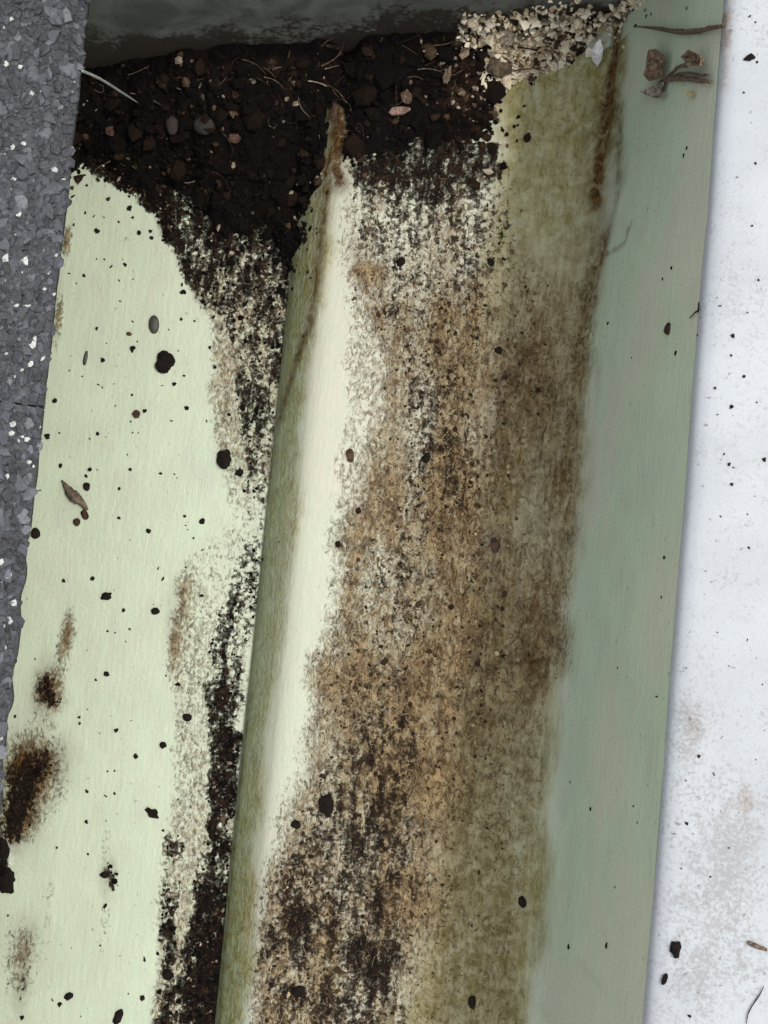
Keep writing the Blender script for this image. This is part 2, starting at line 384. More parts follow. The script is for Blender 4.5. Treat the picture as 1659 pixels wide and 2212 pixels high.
FLOOR_BLACK = [(330, 150, 700, 1.3), (380, 200, 700, 1.1), (420, 270, 690, 1.0), (460, 310, 680, .95), (500, 350, 660, .92), (540, 375, 650, .86), (580, 385, 640, .82), (620, 400, 632, .80), (660, 425, 628, .74),
    (700, 465, 622, .66), (760, 490, 615, .70), (830, 500, 602, .76), (900, 515, 595, .78), (960, 522, 588, .64), (1040, 515, 580, .60), (1100, 512, 574, .42), (1180, 500, 570, .5), (1240, 490, 568, .68), (1300, 480, 560, .66),
    (1360, 460, 542, .70), (1420, 440, 530, .74), (1480, 435, 524, .82), (1560, 445, 518, .95), (1680, 445, 516, 1.1), (1780, 445, 506, 1.0), (1840, 450, 502, 1.1), (1870, 430, 500, .75), (1920, 415, 492, 1.1), (2000, 412, 487, 1.2),
    (2050, 400, 487, 1.1), (2100, 385, 482, 1.15), (2160, 350, 478, 1.1), (2212, 340, 472, 1.05), (2400, 320, 455, 1.0)]
FLOOR_BLACK2 = [(1770, 362, 388, .0), (1830, 362, 388, .7), (1880, 362, 384, .35), (1940, 358, 386, .8), (2000, 352, 378, .8), (2060, 342, 374, .72), (2120, 335, 385, .55), (2300, 330, 380, .5)]
FLOOR_TAN = [(480, 330, 660, .4), (600, 400, 640, .52), (700, 450, 630, .52), (1000, 470, 590, .45), (1120, 485, 580, .25), (1230, 400, 572, .22), (1400, 365, 535, .36), (1600, 372, 522, .36), (1800, 365, 512, .42), (2212, 325, 482, .55)]
SHELF_BROWN = [(350, 732, 1080, .62), (480, 747, 1110, .52), (560, 737, 1200, .52), (600, 742, 1290, .55), (700, 772, 1290, .58), (800, 807, 1270, .62), (900, 777, 1250, .62), (1000, 762, 1250, .66), (1100, 762, 1240, .66), (1170, 714, 1230, .72),
    (1300, 707, 1225, .76), (1450, 677, 1200, .78), (1500, 670, 1190, .80), (1600, 650, 1190, .76), (1700, 628, 1190, .72), (1800, 610, 1170, .68), (1900, 580, 1130, .72), (2000, 560, 1130, .68), (2100, 550, 1130, .66), (2212, 536, 1130, .66), (2400, 518, 1110, .6)]
SHELF_BLACK = [(300, 740, 1105, 0.90), (350, 742, 1105, 0.78), (400, 745, 1105, 0.66), (460, 752, 1125, 0.61), (560, 765, 1125, 0.49), (640, 775, 1105, 0.45), (720, 795, 1055, 0.46), (800, 835, 1055, 0.51), (850, 855, 1045, 0.61), (920, 862, 1035, 0.55), (1000, 852, 1055, 0.49),
    (1060, 835, 1055, 0.46), (1150, 785, 975, 0.34), (1250, 752, 945, 0.44), (1350, 732, 925, 0.45), (1450, 722, 925, 0.39), (1550, 702, 925, 0.54), (1650, 692, 915, 0.61), (1750, 655, 905, 0.61), (1800, 642, 945, 0.63), (1880, 595, 965, 0.63), (1960, 578, 935, 0.61), (2050, 562, 905, 0.68), (2130, 572, 895, 0.61), (2212, 562, 885, 0.63), (2400, 540, 865, 0.61)]
OLIVE = [(100, 1090, 1350, 1.00), (250, 1080, 1340, 0.97), (400, 1070, 1310, 0.94), (600, 1050, 1300, 0.74), (800, 1080, 1260, 0.61), (1000, 1080, 1255, 0.61), (1300, 1050, 1220, 0.54), (1700, 950, 1200, 0.81), (1900, 930, 1180, 0.94), (2212, 880, 1130, 0.94), (2400, 860, 1110, 0.94)]
STEP_OLIVE = [(0, 676, 782, 0.94), (300, 676, 747, 1.00), (420, 661, 717, 1.00), (560, 626, 702, 0.97), (700, 604, 692, 0.89), (900, 581, 662, 0.84), (1100, 562, 642, 0.74), (1400, 531, 607, 0.70), (1700, 501, 567, 0.84), (2000, 476, 542, 0.97), (2212, 460, 527, 1.00), (2400, 446, 512, 0.94)]

def dirt_fields(S, V):
    W = (fbm(S * 0.05, V * 0.05, 3, 11) - 0.5)
    brown = band(S, V, SHELF_BROWN, 11.0) * (0.86 + 0.9 * W)
    black = band(S, V, SHELF_BLACK, 15.0) * (0.75 + 0.5 * fbm(S * 0.13, V * 0.13, 3, 21))
    front = S > CREASE
    fb = band(S, V, FLOOR_BLACK, 4.5) * (0.66 + 0.50 * fbm(S * 0.25, V * 0.1, 3, 31)); fb2 = band(S, V, FLOOR_BLACK2, 1.6)
    tan = band(S, V, FLOOR_TAN, 4.0)
    black = np.where(front, black, np.maximum(fb, fb2)); brown = np.where(front, brown, tan)
    olive = np.where(front, np.maximum(band(S, V, OLIVE, 7.0), band(S, V, STEP_OLIVE, 5.0)), 0)
    brown = np.where(front, brown * (0.62 + 0.75 * fbm(S * .3, V * .05, 3, 221)) * (1 - 0.2 * sstep(12, 34, S)), brown)
    brown = np.where(front, np.maximum(brown * (1 - 0.45 * olive), band(S, V, [(380, 742, 1100, .0), (460, 742, 1100, .36), (700, 738, 1000, .36), (1000, 728, 1000, .34), (1300, 700, 950, .32), (1700, 630, 900, .3)], 5.0)), brown)
    rust = np.zeros(S.shape)
    for px, py, rx, ry, a in ((930, 870, 55, 45, .08), (975, 1040, 26, 45, .22), (760, 1790, 90, 60, .06), (650, 1985, 40, 36, .2), (800, 2080, 45, 60, .25), (870, 380, 120, 40, .25),
                              (345, 440, 30, 16, .9), (362, 495, 12, 30, .95), (98, 1485, 24, 46, .92), (118, 1515, 18, 16, .6), (75, 1650, 58, 50, .85), (45, 1725, 46, 60, .92), (25, 1790, 32, 40, .85), (8, 1870, 20, 40, 1.3), (235, 1885, 16, 22, .8), (245, 1915, 8, 25, .7),
                              (80, 2040, 18, 30, .45), (45, 2140, 16, 45, .5), (900, 870, 30, 30, .1), (486, 992, 14, 20, .9), (517, 1020, 10, 12, .7), (1210, 1455, 22, 14, .25)):
        black = black + blob(S, V, px, py, rx, ry, a)
    for px, py, rx, ry, a in ((150, 1360, 16, 50, .5), (110, 1490, 36, 55, .6), (135, 1400, 16, 60, .45), (70, 1670, 70, 95, .8), (45, 1780, 40, 45, .6), (45, 2070, 45, 90, .5), (395, 1290, 28, 70, .32), (375, 1400, 16, 60, .35), (230, 1830, 12, 60, .3), (110, 1930, 10, 70, .3), (225, 2000, 18, 80, .25),
                              (790, 590, 35, 22, .6), (145, 520, 10, 40, .8), (125, 690, 12, 60, .7), (270, 520, 40, 14, .18), (880, 1960, 90, 70, .3), (960, 1700, 60, 60, .3)):
        brown = brown + blob(S, V, px, py, rx, ry, a)
    for px, py, rx, ry, a in ((100, 1488, 28, 52, 1.3), (120, 1515, 24, 22, .8), (75, 1645, 66, 58, 1.25), (45, 1720, 52, 70, 1.3), (25, 1790, 36, 44, 1.1), (60, 2030, 26, 40, .6), (45, 2130, 20, 60, .6), (235, 1890, 16, 40, .7), (145, 1360, 10, 45, .6), (375, 1330, 22, 80, .3), (1140, 1420, 26, 45, .95), (1125, 800, 40, 90, .35), (1190, 850, 45, 60, .3), (740, 400, 22, 22, .6), (775, 535, 14, 14, .55), (1150, 1000, 60, 90, .22), (1040, 820, 50, 50, .25), (1100, 1180, 26, 20, .3), (1280, 2110, 45, 14, .12), (1180, 2190, 26, 14, .14)):
        rust = rust + blob(S, V, px, py, rx, ry, a)
    for pts, w, a in (([(1335, 60), (1318, 190), (1312, 250), (1298, 330), (1288, 440)], 17, 1.1), ([(1310, 230), (1300, 330), (1290, 480), (1275, 640)], 44, .45), ([(1340, 60), (1330, 200), (1345, 380)], 30, .35), ([(1340, 230), (1335, 420), (1300, 560)], 16, .5), ([(1300, 520), (1272, 640), (1270, 700)], 22, .6), ([(1250, 740), (1238, 900), (1228, 1030)], 20, .5), ([(1200, 760), (1180, 900), (1170, 1050)], 45, .22), ([(1130, 760), (1120, 900)], 40, .25),
                      ([(1355, 500), (1365, 480), (1350, 525), (1310, 550)], 6, .6), ([(726, 150), (734, 240), (732, 310), (716, 380)], 30, 1.2), ([(728, 180), (735, 290), (712, 370), (697, 480), (686, 580), (670, 690), (640, 780), (605, 900)], 17, .9), ([(585, 1000), (568, 1180), (545, 1420)], 8, .3), ([(540, 1500), (515, 1750), (490, 2000), (470, 2230)], 9, .5), ([(1160, 1250), (1150, 1320), (1165, 1500)], 16, .3)):
        rust = rust + stroke(S, V, pts, w, a)
    for pts, w, a in (([(1240, 1000), (1225, 1200), (1215, 1330), (1200, 1480)], 10, .3),):
        black = black + stroke(S, V, pts, w, a)
    return np.clip(brown, 0, 1.2), np.clip(black, 0, 1.5), np.clip(olive, 0, 1), np.clip(rust, 0, 1.2)
def wash_field(S, V):  # brown wash stain; its colour also carries shade on the shelf's right side
    a = band(S, V, [(120, 1080, 1350, .32), (300, 1065, 1345, .42), (500, 1050, 1320, .5), (600, 960, 1295, .78), (700, 915, 1285, .95), (1000, 890, 1255, 1.0), (1300, 855, 1232, .95), (1600, 820, 1200, .88), (1750, 800, 1190, .72), (1900, 780, 1175, .66), (2212, 760, 1140, .62), (2400, 750, 1130, .6)], 13.0)
    b = band(S, V, [(480, 745, 1060, .10), (650, 780, 1040, .30), (800, 820, 1030, .45), (1000, 800, 1020, .48), (1150, 750, 1000, .52), (1300, 735, 980, .58), (1500, 690, 950, .62), (1700, 645, 930, .55), (1900, 600, 910, .55), (2212, 560, 880, .55), (2400, 545, 870, .5)], 7.0)
    SW = S + 7 * fbm(V * .045, S * .045, 3, 231)
    m = np.maximum(a, b) * np.clip(0.45 + 0.75 * fbm(SW * .2, V * .04, 4, 211) + .7 * (fbm(S * .06, V * .045, 3, 215) - .5), 0.25, 1.1)
    for px, py, rx, ry, q in ((1150, 1300, 60, 250, .2), (1110, 850, 60, 120, .25), (1030, 1080, 60, 90, .15), (960, 1700, 50, 70, .25), (860, 880, 60, 60, .1)): m = m + blob(S, V, px, py, rx, ry, q)
    return np.where(S > CREASE, np.clip(m, 0, 1), 0)
def dust_field(S, V):
    shelf = band(S, V, [(0, 690, 1290, 1.0), (700, 650, 1250, 1.0), (1100, 620, 1230, .95), (1600, 560, 1180, .9), (2212, 505, 1120, .85), (2400, 500, 1100, .6)], 8.0)
    shelf = np.maximum(shelf, (0.12 + 0.5 * sstep(0.40, 0.66, fbm(S * .06, V * .035, 4, 241))) * sstep(30, 48, S))
    return np.clip(np.where(S > CREASE, shelf, 0.30 + 0.8 * band(S, V, FLOOR_TAN, 8.0)) * (0.7 + 0.6 * fbm(S * .06, V * .03, 3, 201)), 0, 1)
def relief(S, V, brown, black):
    k = np.clip(black, 0, 1)
    return (0.28 * np.clip(brown, 0, 1) * fbm(S * 0.9, V * 0.9, 3, 41) + 0.7 * sstep(0.5, 1.25, black + (fbm(S * 0.8, V * 0.8, 4, 51) - 0.5) * 1.7) * (0.35 + 0.65 * fbm(S * 0.5, V * 0.5, 3, 61)))
YB = float(at(300, 118, 22)[1])                 # far wall of the corner, behind the heap; it runs askew
SKEW = 0.155
def far_y(x): return YB + (np.asarray(x) + 62) * SKEW
def sheet(s0, s1, v0, v1, ds, dv, cut=False, push=0.0):
    ns = int((s1 - s0) / ds) + 1; nv = int((v1 - v0) / dv) + 1
    S, V = np.meshgrid(np.linspace(s0, s1, ns), np.linspace(v0, v1, nv))
    if cut:                                     # mitred far end of the front: the higher, the shorter
        x, z, _, _ = prof(S); lim = far_y(x) + 0.6
        V = v0 + (V - v0) * (lim - v0) / (v1 - v0)
    S = S.ravel(); V = V.ravel()
    br, bl, ol, ru = dirt_fields(S, V)
    x, z, nx, nz = prof(S)
    h = relief(S, V, br, bl) + 0.25 * (fbm(S * 0.02, V * 0.02, 2, 71) - 0.5)
    h = h * sstep(0, 1.0, np.abs(S - CREASE))
    P = np.stack([x + nx * h + 1.1 * (fbm(V * .018, V * 0, 2, 73) - .5) * sstep(40, 80, SMAX - S), V, z + nz * h], -1)
    return P, grid_faces(ns, nv), {'grime': np.stack([br, bl, ol, np.ones_like(br)], -1), 'rust': ru, 'dust': dust_field(S, V), 'wash': wash_field(S, V)}

gutter = link('rain_gutter', None, label='pale green painted metal rain gutter with stepped front, white lip and brown grime', cat='gutter')
P, F, A = sheet(-112, CREASE, YLO, YHI, 0.42, 0.42, cut=True)
link('gutter_floor', mesh_np('gutter_floor', P, F, MAT_GUTTER, A), gutter)
P, F, A = sheet(CREASE, SMAX, YLO, YHI, 0.42, 0.42, cut=True)
link('stepped_front_panel', mesh_np('stepped_front_panel', P, F, MAT_GUTTER, A), gutter)

# white lip: a rolled hem with a flat top, nosing and return under it
lipc = np.array([(49.0, 76.0), (48.55, 78.4), (48.85, 80.2), (50.1, 81.1), (52.5, 81.4), (58, 81.5), (66, 81.5), (72, 81.3), (73.6, 80.4), (74, 78.5), (74, 70), (74, 62), (73.2, 60.6), (71, 60), (60, 60), (52, 60)], float)
LP = catmull(lipc, 10)
LS = np.concatenate([[0], np.cumsum(np.hypot(*np.diff(LP, axis=0).T))])
def lip_mesh():
    ns = 150; nv = 300
    s = np.interp(np.linspace(0, 1, ns), [0, .62, 1], [0, 32, LS[-1]])
    S, V = np.meshgrid(s, np.linspace(YLO, float(far_y(49)) - 1, nv)); S = S.ravel(); V = V.ravel()
    x = np.interp(S, LS, LP[:, 0]); z = np.interp(S, LS, LP[:, 1])
    def lb(px, py, rx, ry, a):
        p = at(px, py, 81.5); d = ((x - p[0]) / (rx / 13.4)) ** 2 + ((V - p[1]) / (ry / 13.4)) ** 2; return a * np.exp(-d)
    g = 0.20 + 0.36 * fbm(x * .08, V * .08, 3, 81); k = np.zeros_like(g); r = np.zeros_like(g)
    for q in ((1570, 1850, 110, 150, .55), (1530, 2120, 110, 120, .45), (1490, 1600, 40, 90, .34), (1600, 1250, 60, 120, .12), (1490, 1560, 30, 60, .25), (1610, 30, 60, 80, .1), (1600, 640, 70, 160, .16)): g = g + lb(*q)
    for q in ((1580, 878, 14, 22, .5), (1582, 1000, 10, 14, .4), (1580, 820, 16, 20, .35), (1580, 1045, 7, 14, .6), (1492, 1545, 14, 34, .45), (1500, 1590, 20, 40, .3), (1515, 900, 12, 8, .2), (1600, 545, 16, 12, .4)): k = k + lb(*q)
    for q in ((1606, 1735, 20, 30, .55), (1572, 20, 8, 45, .9), (1575, 90, 8, 60, .75), (1572, 165, 10, 30, .5), (1500, 1570, 18, 40, .3)): r = r + lb(*q)
    r = r + 0.28 * sstep(3.2, 1.4, S) * (fbm(V * .1, x * 0, 3, 91) > 0.42)
    zz = z + 0.25 * (fbm(x * .05, V * .02, 2, 95) - .5)
    return mesh_np('lip', np.stack([x + 0.2 * (fbm(V * .03, V * 0, 2, 97) - .5), V, zz], -1), grid_faces(ns, nv), MAT_LIP, {'grime': np.stack([g, k, g * 0, g * 0 + 1], -1), 'rust': np.clip(r, 0, 1)})
link('lip', lip_mesh(), gutter)
# far wall of the corner and the back of the trough
def wall_sheet(name, p0, du, dv_, nu, nv, mat, tone):
    U, W = np.meshgrid(np.linspace(0, 1, nu), np.linspace(0, 1, nv)); U = U.ravel(); W = W.ravel()
    P = np.array(p0) + U[:, None] * np.array(du) + W[:, None] * np.array(dv_)
    return mesh_np(name, P, grid_faces(nu, nv), mat, {'tone': tone(U, W, P)})
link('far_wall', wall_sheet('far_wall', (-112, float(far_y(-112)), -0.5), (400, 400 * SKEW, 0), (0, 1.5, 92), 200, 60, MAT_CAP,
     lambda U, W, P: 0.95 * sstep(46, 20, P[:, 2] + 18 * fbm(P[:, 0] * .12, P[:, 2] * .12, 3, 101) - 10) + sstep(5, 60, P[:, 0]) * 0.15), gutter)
link('back_wall', wall_sheet('back_wall', (-112, YLO, -0.5), (0, float(far_y(-112)) - YLO, 0), (0, 0, 90), 60, 20, MAT_CAP, lambda U, W, P: 0.2 + 0 * U), gutter)
# ---------------------------------------------------------------- house behind the gutter, ground below
house = link('house', None, label='rendered house wall with pale fascia board carrying the gutter', cat='house')
link('fascia_board', box_mesh('fascia_board', (-140, -1500, -160), (-114, YB + 400, 70), MAT_FASCIA, 1.5), house)
link('fascia_board', box_mesh('fascia_board', (-113.5, YB + 70, -160), (1500, YB + 96, 70), MAT_FASCIA, 1.5), house)
link('house_wall', box_mesh('house_wall', (-700, -1500, -3000), (-500, YB + 700, -170), MAT_WALL), house)
link('soffit', box_mesh('soffit', (-700, -1500, -168), (-141, YB + 600, -160.5), MAT_FASCIA), house)
bm = bmesh.new()
SL = math.tan(math.radians(18))
ZE = 60.0; XE = -63.2
def roofz(x): return ZE + (XE - x) * SL
for (x, z) in ((-92, roofz(-92) - 7), (-900, roofz(-900) - 7), (-900, roofz(-900) - 25), (-92, roofz(-92) - 25)):
    for y in (-1500, YB + 500):
        bm.verts.new((x * MM, y * MM, z * MM))
bm.verts.ensure_lookup_table(); vs = bm.verts
for k in range(4):
    a, b_ = 2 * k, 2 * ((k + 1) % 4); bm.faces.new((vs[a], vs[a + 1], vs[b_ + 1], vs[b_]))
bm.faces.new([vs[0], vs[2], vs[4], vs[6]]); bm.faces.new([vs[7], vs[5], vs[3], vs[1]])
bmesh.ops.recalc_face_normals(bm, faces=bm.faces[:])
me = bpy.data.meshes.new('roof_deck'); bm.to_mesh(me); bm.free(); me.materials.append(MAT_DECK); link('roof_deck', me, house)
bm = bmesh.new(); bmesh.ops.create_grid(bm, x_segments=8, y_segments=8, size=300.0)
me = bpy.data.meshes.new('lawn'); bm.to_mesh(me); bm.free(); me.materials.append(MAT_LAWN)
link('lawn', me, kind='structure', loc=(0, 0, -3000))

# ---------------------------------------------------------------- shingles with ceramic granules
GV = []
for i in range(10):                              # ten granule shapes shared by the single granules
    v, f, t = crumbs(np.zeros((1, 3)), [1.0], np.zeros(1), 0.40, 0.36); GV.append((v, f))
TONES = [0.12, 0.3, 0.42, 0.5, 0.58, 0.66, 0.74, 0.9, 0.97, 0.36]
GMESH = [mesh_np('granule', v, f, MAT_GRAN, {'tone': np.full(len(v), t)}, smooth=False) for (v, f), t in zip(GV, TONES)]
def shingle(y0, y1, label):
    root = link('asphalt_shingle', None, label=label, cat='shingle', group='shingles along the roof edge', loc=(XE, (y0 + y1) / 2, ZE))
    ym = (y0 + y1) / 2
    ny = int((y1 - y0) / 1.2); nx = 60
    Y = np.linspace(y0, y1, ny); X = np.linspace(0, -110, nx)
    YY, XX = np.meshgrid(Y, X, indexing='ij')
    edge = 0.9 * (fbm(YY * 0.22, YY * 0, 3, 111) - 0.5) * np.exp(XX / 3) * np.where(YY < at(60, 1160, ZE)[1], 1.9, 0.7)
    top = np.stack([XX + edge, YY - ym, -XX * SL + 0.5 * (fbm(XX * .3, YY * .3, 3, 121) - .5)], -1)
    Fm = grid_faces(nx, ny)
    V = top.reshape(-1, 3)
    lowr = top[:, 0].copy(); lowr[:, 2] -= 4.2; lowr[:, 0] -= 0.8
    back = top[:, -1].copy(); back[:, 2] -= 4.2
    b0 = len(V); V = np.vstack([V, lowr, back]); e = np.arange(ny - 1)
    F2 = np.stack([e * nx, (e + 1) * nx, b0 + e + 1, b0 + e], -1); F3 = np.stack([b0 + e, b0 + e + 1, b0 + ny + e + 1, b0 + ny + e], -1)
    mat = link('asphalt_mat', mesh_np('asphalt_mat', V, np.vstack([Fm, F2, F3]), MAT_ASPHALT), root)
    # granules
    n = int((y1 - y0) * 48 / 0.42)
    gx = -rng.random(n) ** 1.0 * 48 + 0.1; gy = rng.uniform(y0 + .3, y1 - .3, n)
    size = np.clip(rng.lognormal(-0.42, 0.5, n), 0.24, 1.9) * 0.78
    tone = np.clip(rng.normal(0.36, 0.17, n), 0.05, 0.76); w = (rng.random(n) < 0.045) & (size < .9); tone[w] = rng.uniform(0.88, 1.0, w.sum())
    z = -gx * SL + size * 0.10 + rng.uniform(-.1, .3, n)
    Pw = np.stack([gx, gy - ym, z], -1)
    # which show in the photograph
    wx = gx + XE; c = (np.stack([wx, gy, z + ZE], -1) - CAM) @ ROT
    px = CX + FPX * c[:, 0] / -c[:, 2]; py = CY - FPX * c[:, 1] / -c[:, 2]
    vis = (px > -5) & (py > -10) & (py < 2222)
    idx = np.where(vis)[0]; idx = idx[np.argsort(-size[idx])][:140]
    rest = np.ones(n, bool); rest[idx] = False
    v, f, t = crumbs(Pw[rest], size[rest], tone[rest], 0.40, 0.36)
    link('granule_layer', mesh_np('granule_layer', v, f, MAT_GRAN, {'tone': t}, smooth=False), root, kind='stuff')
    for i in idx:
        k = int(np.argmin(np.abs(np.array(TONES) - tone[i]) + rng.random(10) * 0.12))
        o = link('granule', GMESH[k], root, loc=Pw[i] + np.array([0, 0, 0.2])); o.rotation_euler = (rng.uniform(-.3, .3), rng.uniform(-.3, .3), rng.uniform(0, 6.28)); o.scale = [float(size[i])] * 3
    return root
YJ = float(at(60, 876, ZE)[1])
shingle(YJ + 0.15, YJ + 230, 'grey asphalt shingle with pale granules beside the black debris heap')
shingle(YJ - 230, YJ - 0.15, 'grey asphalt shingle beside the speckled green gutter floor, away from the heap')

# ---------------------------------------------------------------- black debris heap in the corner
HEAP = [(120, 372), (190, 352), (245, 370), (268, 402), (300, 414), (345, 408), (400, 436), (440, 474), (500, 500), (560, 508), (600, 560), (628, 600), (655, 500), (690, 400), (722, 372), (760, 352), (800, 334), (850, 332), (905, 312), (960, 330), (1010, 338), (1058, 325), (1085, 250),
        (1100, 200), (1150, 182), (1215, 160), (1245, 165), (1280, 120), (1300, 40), (1310, -60), (1310, -260), (-250, -260), (-250, 372)]
HP = np.array([at(px, py, 4 if px < 640 else 17)[:2] for px, py in HEAP])
def poly_d(x, y, P):
    best = np.full(x.shape, 1e9); ins = np.zeros(x.shape, bool)
    for (a, b), (c, d) in zip(P, np.roll(P, -1, 0)):
        t = np.clip(((x - a) * (c - a) + (y - b) * (d - b)) / ((c - a) ** 2 + (d - b) ** 2), 0, 1)
        best = np.minimum(best, np.hypot(x - a - t * (c - a), y - b - t * (d - b)))
        ins ^= ((b > y) != (d > y)) & (x < (c - a) * (y - b) / (d - b + 1e-12) + a)
    return np.where(ins, best, -best)
def ridge_gap(x, y): return np.exp(-((x - np.interp(y, [74, 86, 97, 108], [-19.0, -19.3, -18.4, -20.5])) / 2.3) ** 4) * sstep(108, 101, y)
def heap_top(x, y):
    d = poly_d(x, y, HP) - 1.6 + 9.0 * (fbm(x * 0.16, y * 0.16, 5, 131) - 0.5)
    base = zprof(x)
    k = 1 - np.exp(-np.maximum(d, 0) / 14.0)
    right = sstep(4, 30, x) * sstep(-24, -2, y - far_y(x))
    t = k * (np.maximum(16.5 + 5 * sstep(-22, -5, y - far_y(x)) - base, 2.6) + 11 * right + 5 * sstep(-14, 0, y - far_y(x))) + 3.0 * (fbm(x * .35, y * .35, 4, 141) - 0.45) * np.minimum(k * 3, 1) + 2.2 * (fbm(x * .1, y * .1, 2, 145) - 0.5) * k
    ridge = np.exp(-((x + 17.5) / 2.6) ** 2)
    t = t * (1 - 0.72 * ridge) * (1 - 0.99 * ridge_gap(x, y))
    return d, np.where((d > 0) & (ridge_gap(x, y) < .45), base + np.maximum(t, 0) + 0.05, base - 0.8)
SUN_PATCH = np.array([at(px, py, 24)[:2] for px, py in [(1045, 70), (1060, 150), (1085, 215), (1110, 215), (1220, 175), (1310, 170), (1330, 40), (1600, 20), (1600, -200), (1080, -200), (1100, 10)]])  # outline of the sunlit patch, painted as paler heap colour
xs = np.arange(-111, 49.5, 0.42); ys = np.arange(58, YB + 19, 0.42)
X, Y = np.meshgrid(xs, ys); X = X.ravel(); Y = Y.ravel()
D, Z = heap_top(X, Y)
pd = poly_d(X, Y, SUN_PATCH) + 5 * (fbm(X * .3, Y * .3, 3, 151) - .5)
tone = 0.36 + 0.75 * (fbm(X * .4, Y * .4, 4, 161) - 0.5) + 0.5 * (fbm(X * .07, Y * .09, 2, 165) - .5) + 0.16 * sstep(-5, 10, X) + 0.10 * sstep(-8, 0, Y - far_y(X))
V0 = np.stack([X, Y, Z], -1); FF = grid_faces(len(xs), len(ys))
def heap_part(keepmask, extra, name, mat, tone_, label, cat):
    keepmask = keepmask & (Y < far_y(X) + 0.8); Fk = FF[keepmask[FF].mean(1) > 0.5]
    V, Fq, At = compact(V0, Fk, {'tone': tone_})
    T = np.vstack([Fq[:, [0, 1, 2]], Fq[:, [0, 2, 3]]])
    v, f, t = merge([(V, T, At['tone'])] + extra)
    return link(name, mesh_np(name, v, f, mat, {'tone': t}, smooth=False), label=label, cat=cat, kind='stuff')
# loose crumbs and rootlets on the dark heap
n = 9000
cx = rng.uniform(-100, 48, n); cy = rng.uniform(58, YB + 18, n)
d, z = heap_top(cx, cy); inp = poly_d(cx, cy, SUN_PATCH)
ok = ((d > -0.8) | (rng.random(n) < np.exp(np.minimum(d, 0) / 2.2))) & (inp < 1.0) & (ridge_gap(cx, cy) < .5) & (cy < far_y(cx) - .4); cx, cy, d, z = cx[ok], cy[ok], d[ok], z[ok]
sz = np.clip(rng.lognormal(-0.9, 0.5, len(cx)), 0.18, 1.5)
tn = np.clip(rng.normal(0.46, 0.2, len(cx)) + 0.5 * (fbm(cx * .07, cy * .09, 2, 165) - .5), 0.02, 0.95); pk = rng.random(len(cx)) < 0.018; tn[pk] = rng.uniform(0.8, 0.98, pk.sum()); sz[pk] *= 0.6
tn += 0.10 * (cx > -10)
ex1 = crumbs(np.stack([cx, cy, np.maximum(z, zprof(cx)) + sz * 0.25], -1), sz, tn, 0.4, 0.8)
m = 260; kx = rng.uniform(-100, 30, m); ky = rng.uniform(66, YB + 14, m); d, z = heap_top(kx, ky); ok = (d > 1.5) & (ky < far_y(kx) - 2) & (ridge_gap(kx, ky) < .1); kx, ky, z = kx[ok], ky[ok], z[ok]; m = len(kx)
ksz = rng.uniform(.9, 2.6, m); ex7 = crumbs(np.stack([kx, ky, z + ksz * .15], -1), ksz, np.clip(rng.normal(.5, .14, m), .1, .8), .45, .55)
m = 520
fx = rng.uniform(-100, 35, m); fy = rng.uniform(66, YB + 15, m); d, z = heap_top(fx, fy); ok = (d > 1) & (fy < far_y(fx) - 2); fx, fy, z = fx[ok], fy[ok], z[ok]; m = len(fx)
ex2 = fibres(np.stack([fx, fy, z + .3], -1), rng.uniform(2, 7, m), rng.uniform(.05, .13, m), np.clip(rng.normal(.72, .13, m), .4, .95))
m = 55
fx = np.where(rng.random(m) < .6, rng.uniform(-55, 20, m), rng.uniform(-95, 30, m)); fy = far_y(fx) - rng.uniform(.8, 8, m); d, z = heap_top(fx, fy)
ex4 = fibres(np.stack([fx, fy, z + .6], -1), rng.uniform(3, 9, m), rng.uniform(.08, .26, m), np.clip(rng.normal(.80, .07, m), .6, .97), lift=.15, curl=.12, axis=np.array([1.0, .1, .1]))
heap = heap_part((D > 0.0) & (pd < 0) & (ridge_gap(X, Y) < .45), [ex1, ex2, ex4, ex7], 'debris_heap', MAT_SOIL, np.clip(tone, 0, 1), 'black crumbly humus heap filling the end of the gutter against the grey wall', 'debris')
# crumbs on the heap's flank, sunlight painted into their pale colour
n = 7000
cx = rng.uniform(5, 48, n); cy = rng.uniform(85, YB + 18, n); d, z = heap_top(cx, cy); inp = poly_d(cx, cy, SUN_PATCH) + 5 * (fbm(cx * .3, cy * .3, 3, 151) - .5)
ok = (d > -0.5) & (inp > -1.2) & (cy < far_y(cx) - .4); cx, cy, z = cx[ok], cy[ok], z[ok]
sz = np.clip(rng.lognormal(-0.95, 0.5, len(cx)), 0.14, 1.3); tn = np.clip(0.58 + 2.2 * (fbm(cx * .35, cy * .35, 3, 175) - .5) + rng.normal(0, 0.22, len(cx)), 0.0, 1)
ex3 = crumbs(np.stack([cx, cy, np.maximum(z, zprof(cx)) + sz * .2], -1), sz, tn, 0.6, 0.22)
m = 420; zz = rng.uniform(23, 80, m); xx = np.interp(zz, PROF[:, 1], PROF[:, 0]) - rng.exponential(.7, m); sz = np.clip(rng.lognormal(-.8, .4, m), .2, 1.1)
ex5 = crumbs(np.stack([xx, far_y(xx) - rng.exponential(1.1, m), zz], -1), sz, np.clip(rng.normal(.72, .22, m), .1, 1), .5, .7)  # pale crumbs up the joint, coloured as its sunlit strip
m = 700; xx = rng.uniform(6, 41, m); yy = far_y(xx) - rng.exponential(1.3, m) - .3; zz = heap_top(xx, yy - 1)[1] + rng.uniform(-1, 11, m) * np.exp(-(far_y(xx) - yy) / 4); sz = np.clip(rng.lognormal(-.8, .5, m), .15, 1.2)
ex6 = crumbs(np.stack([xx, yy, zz], -1), sz, np.clip(rng.normal(.62, .28, m), 0, 1), .6, .5)
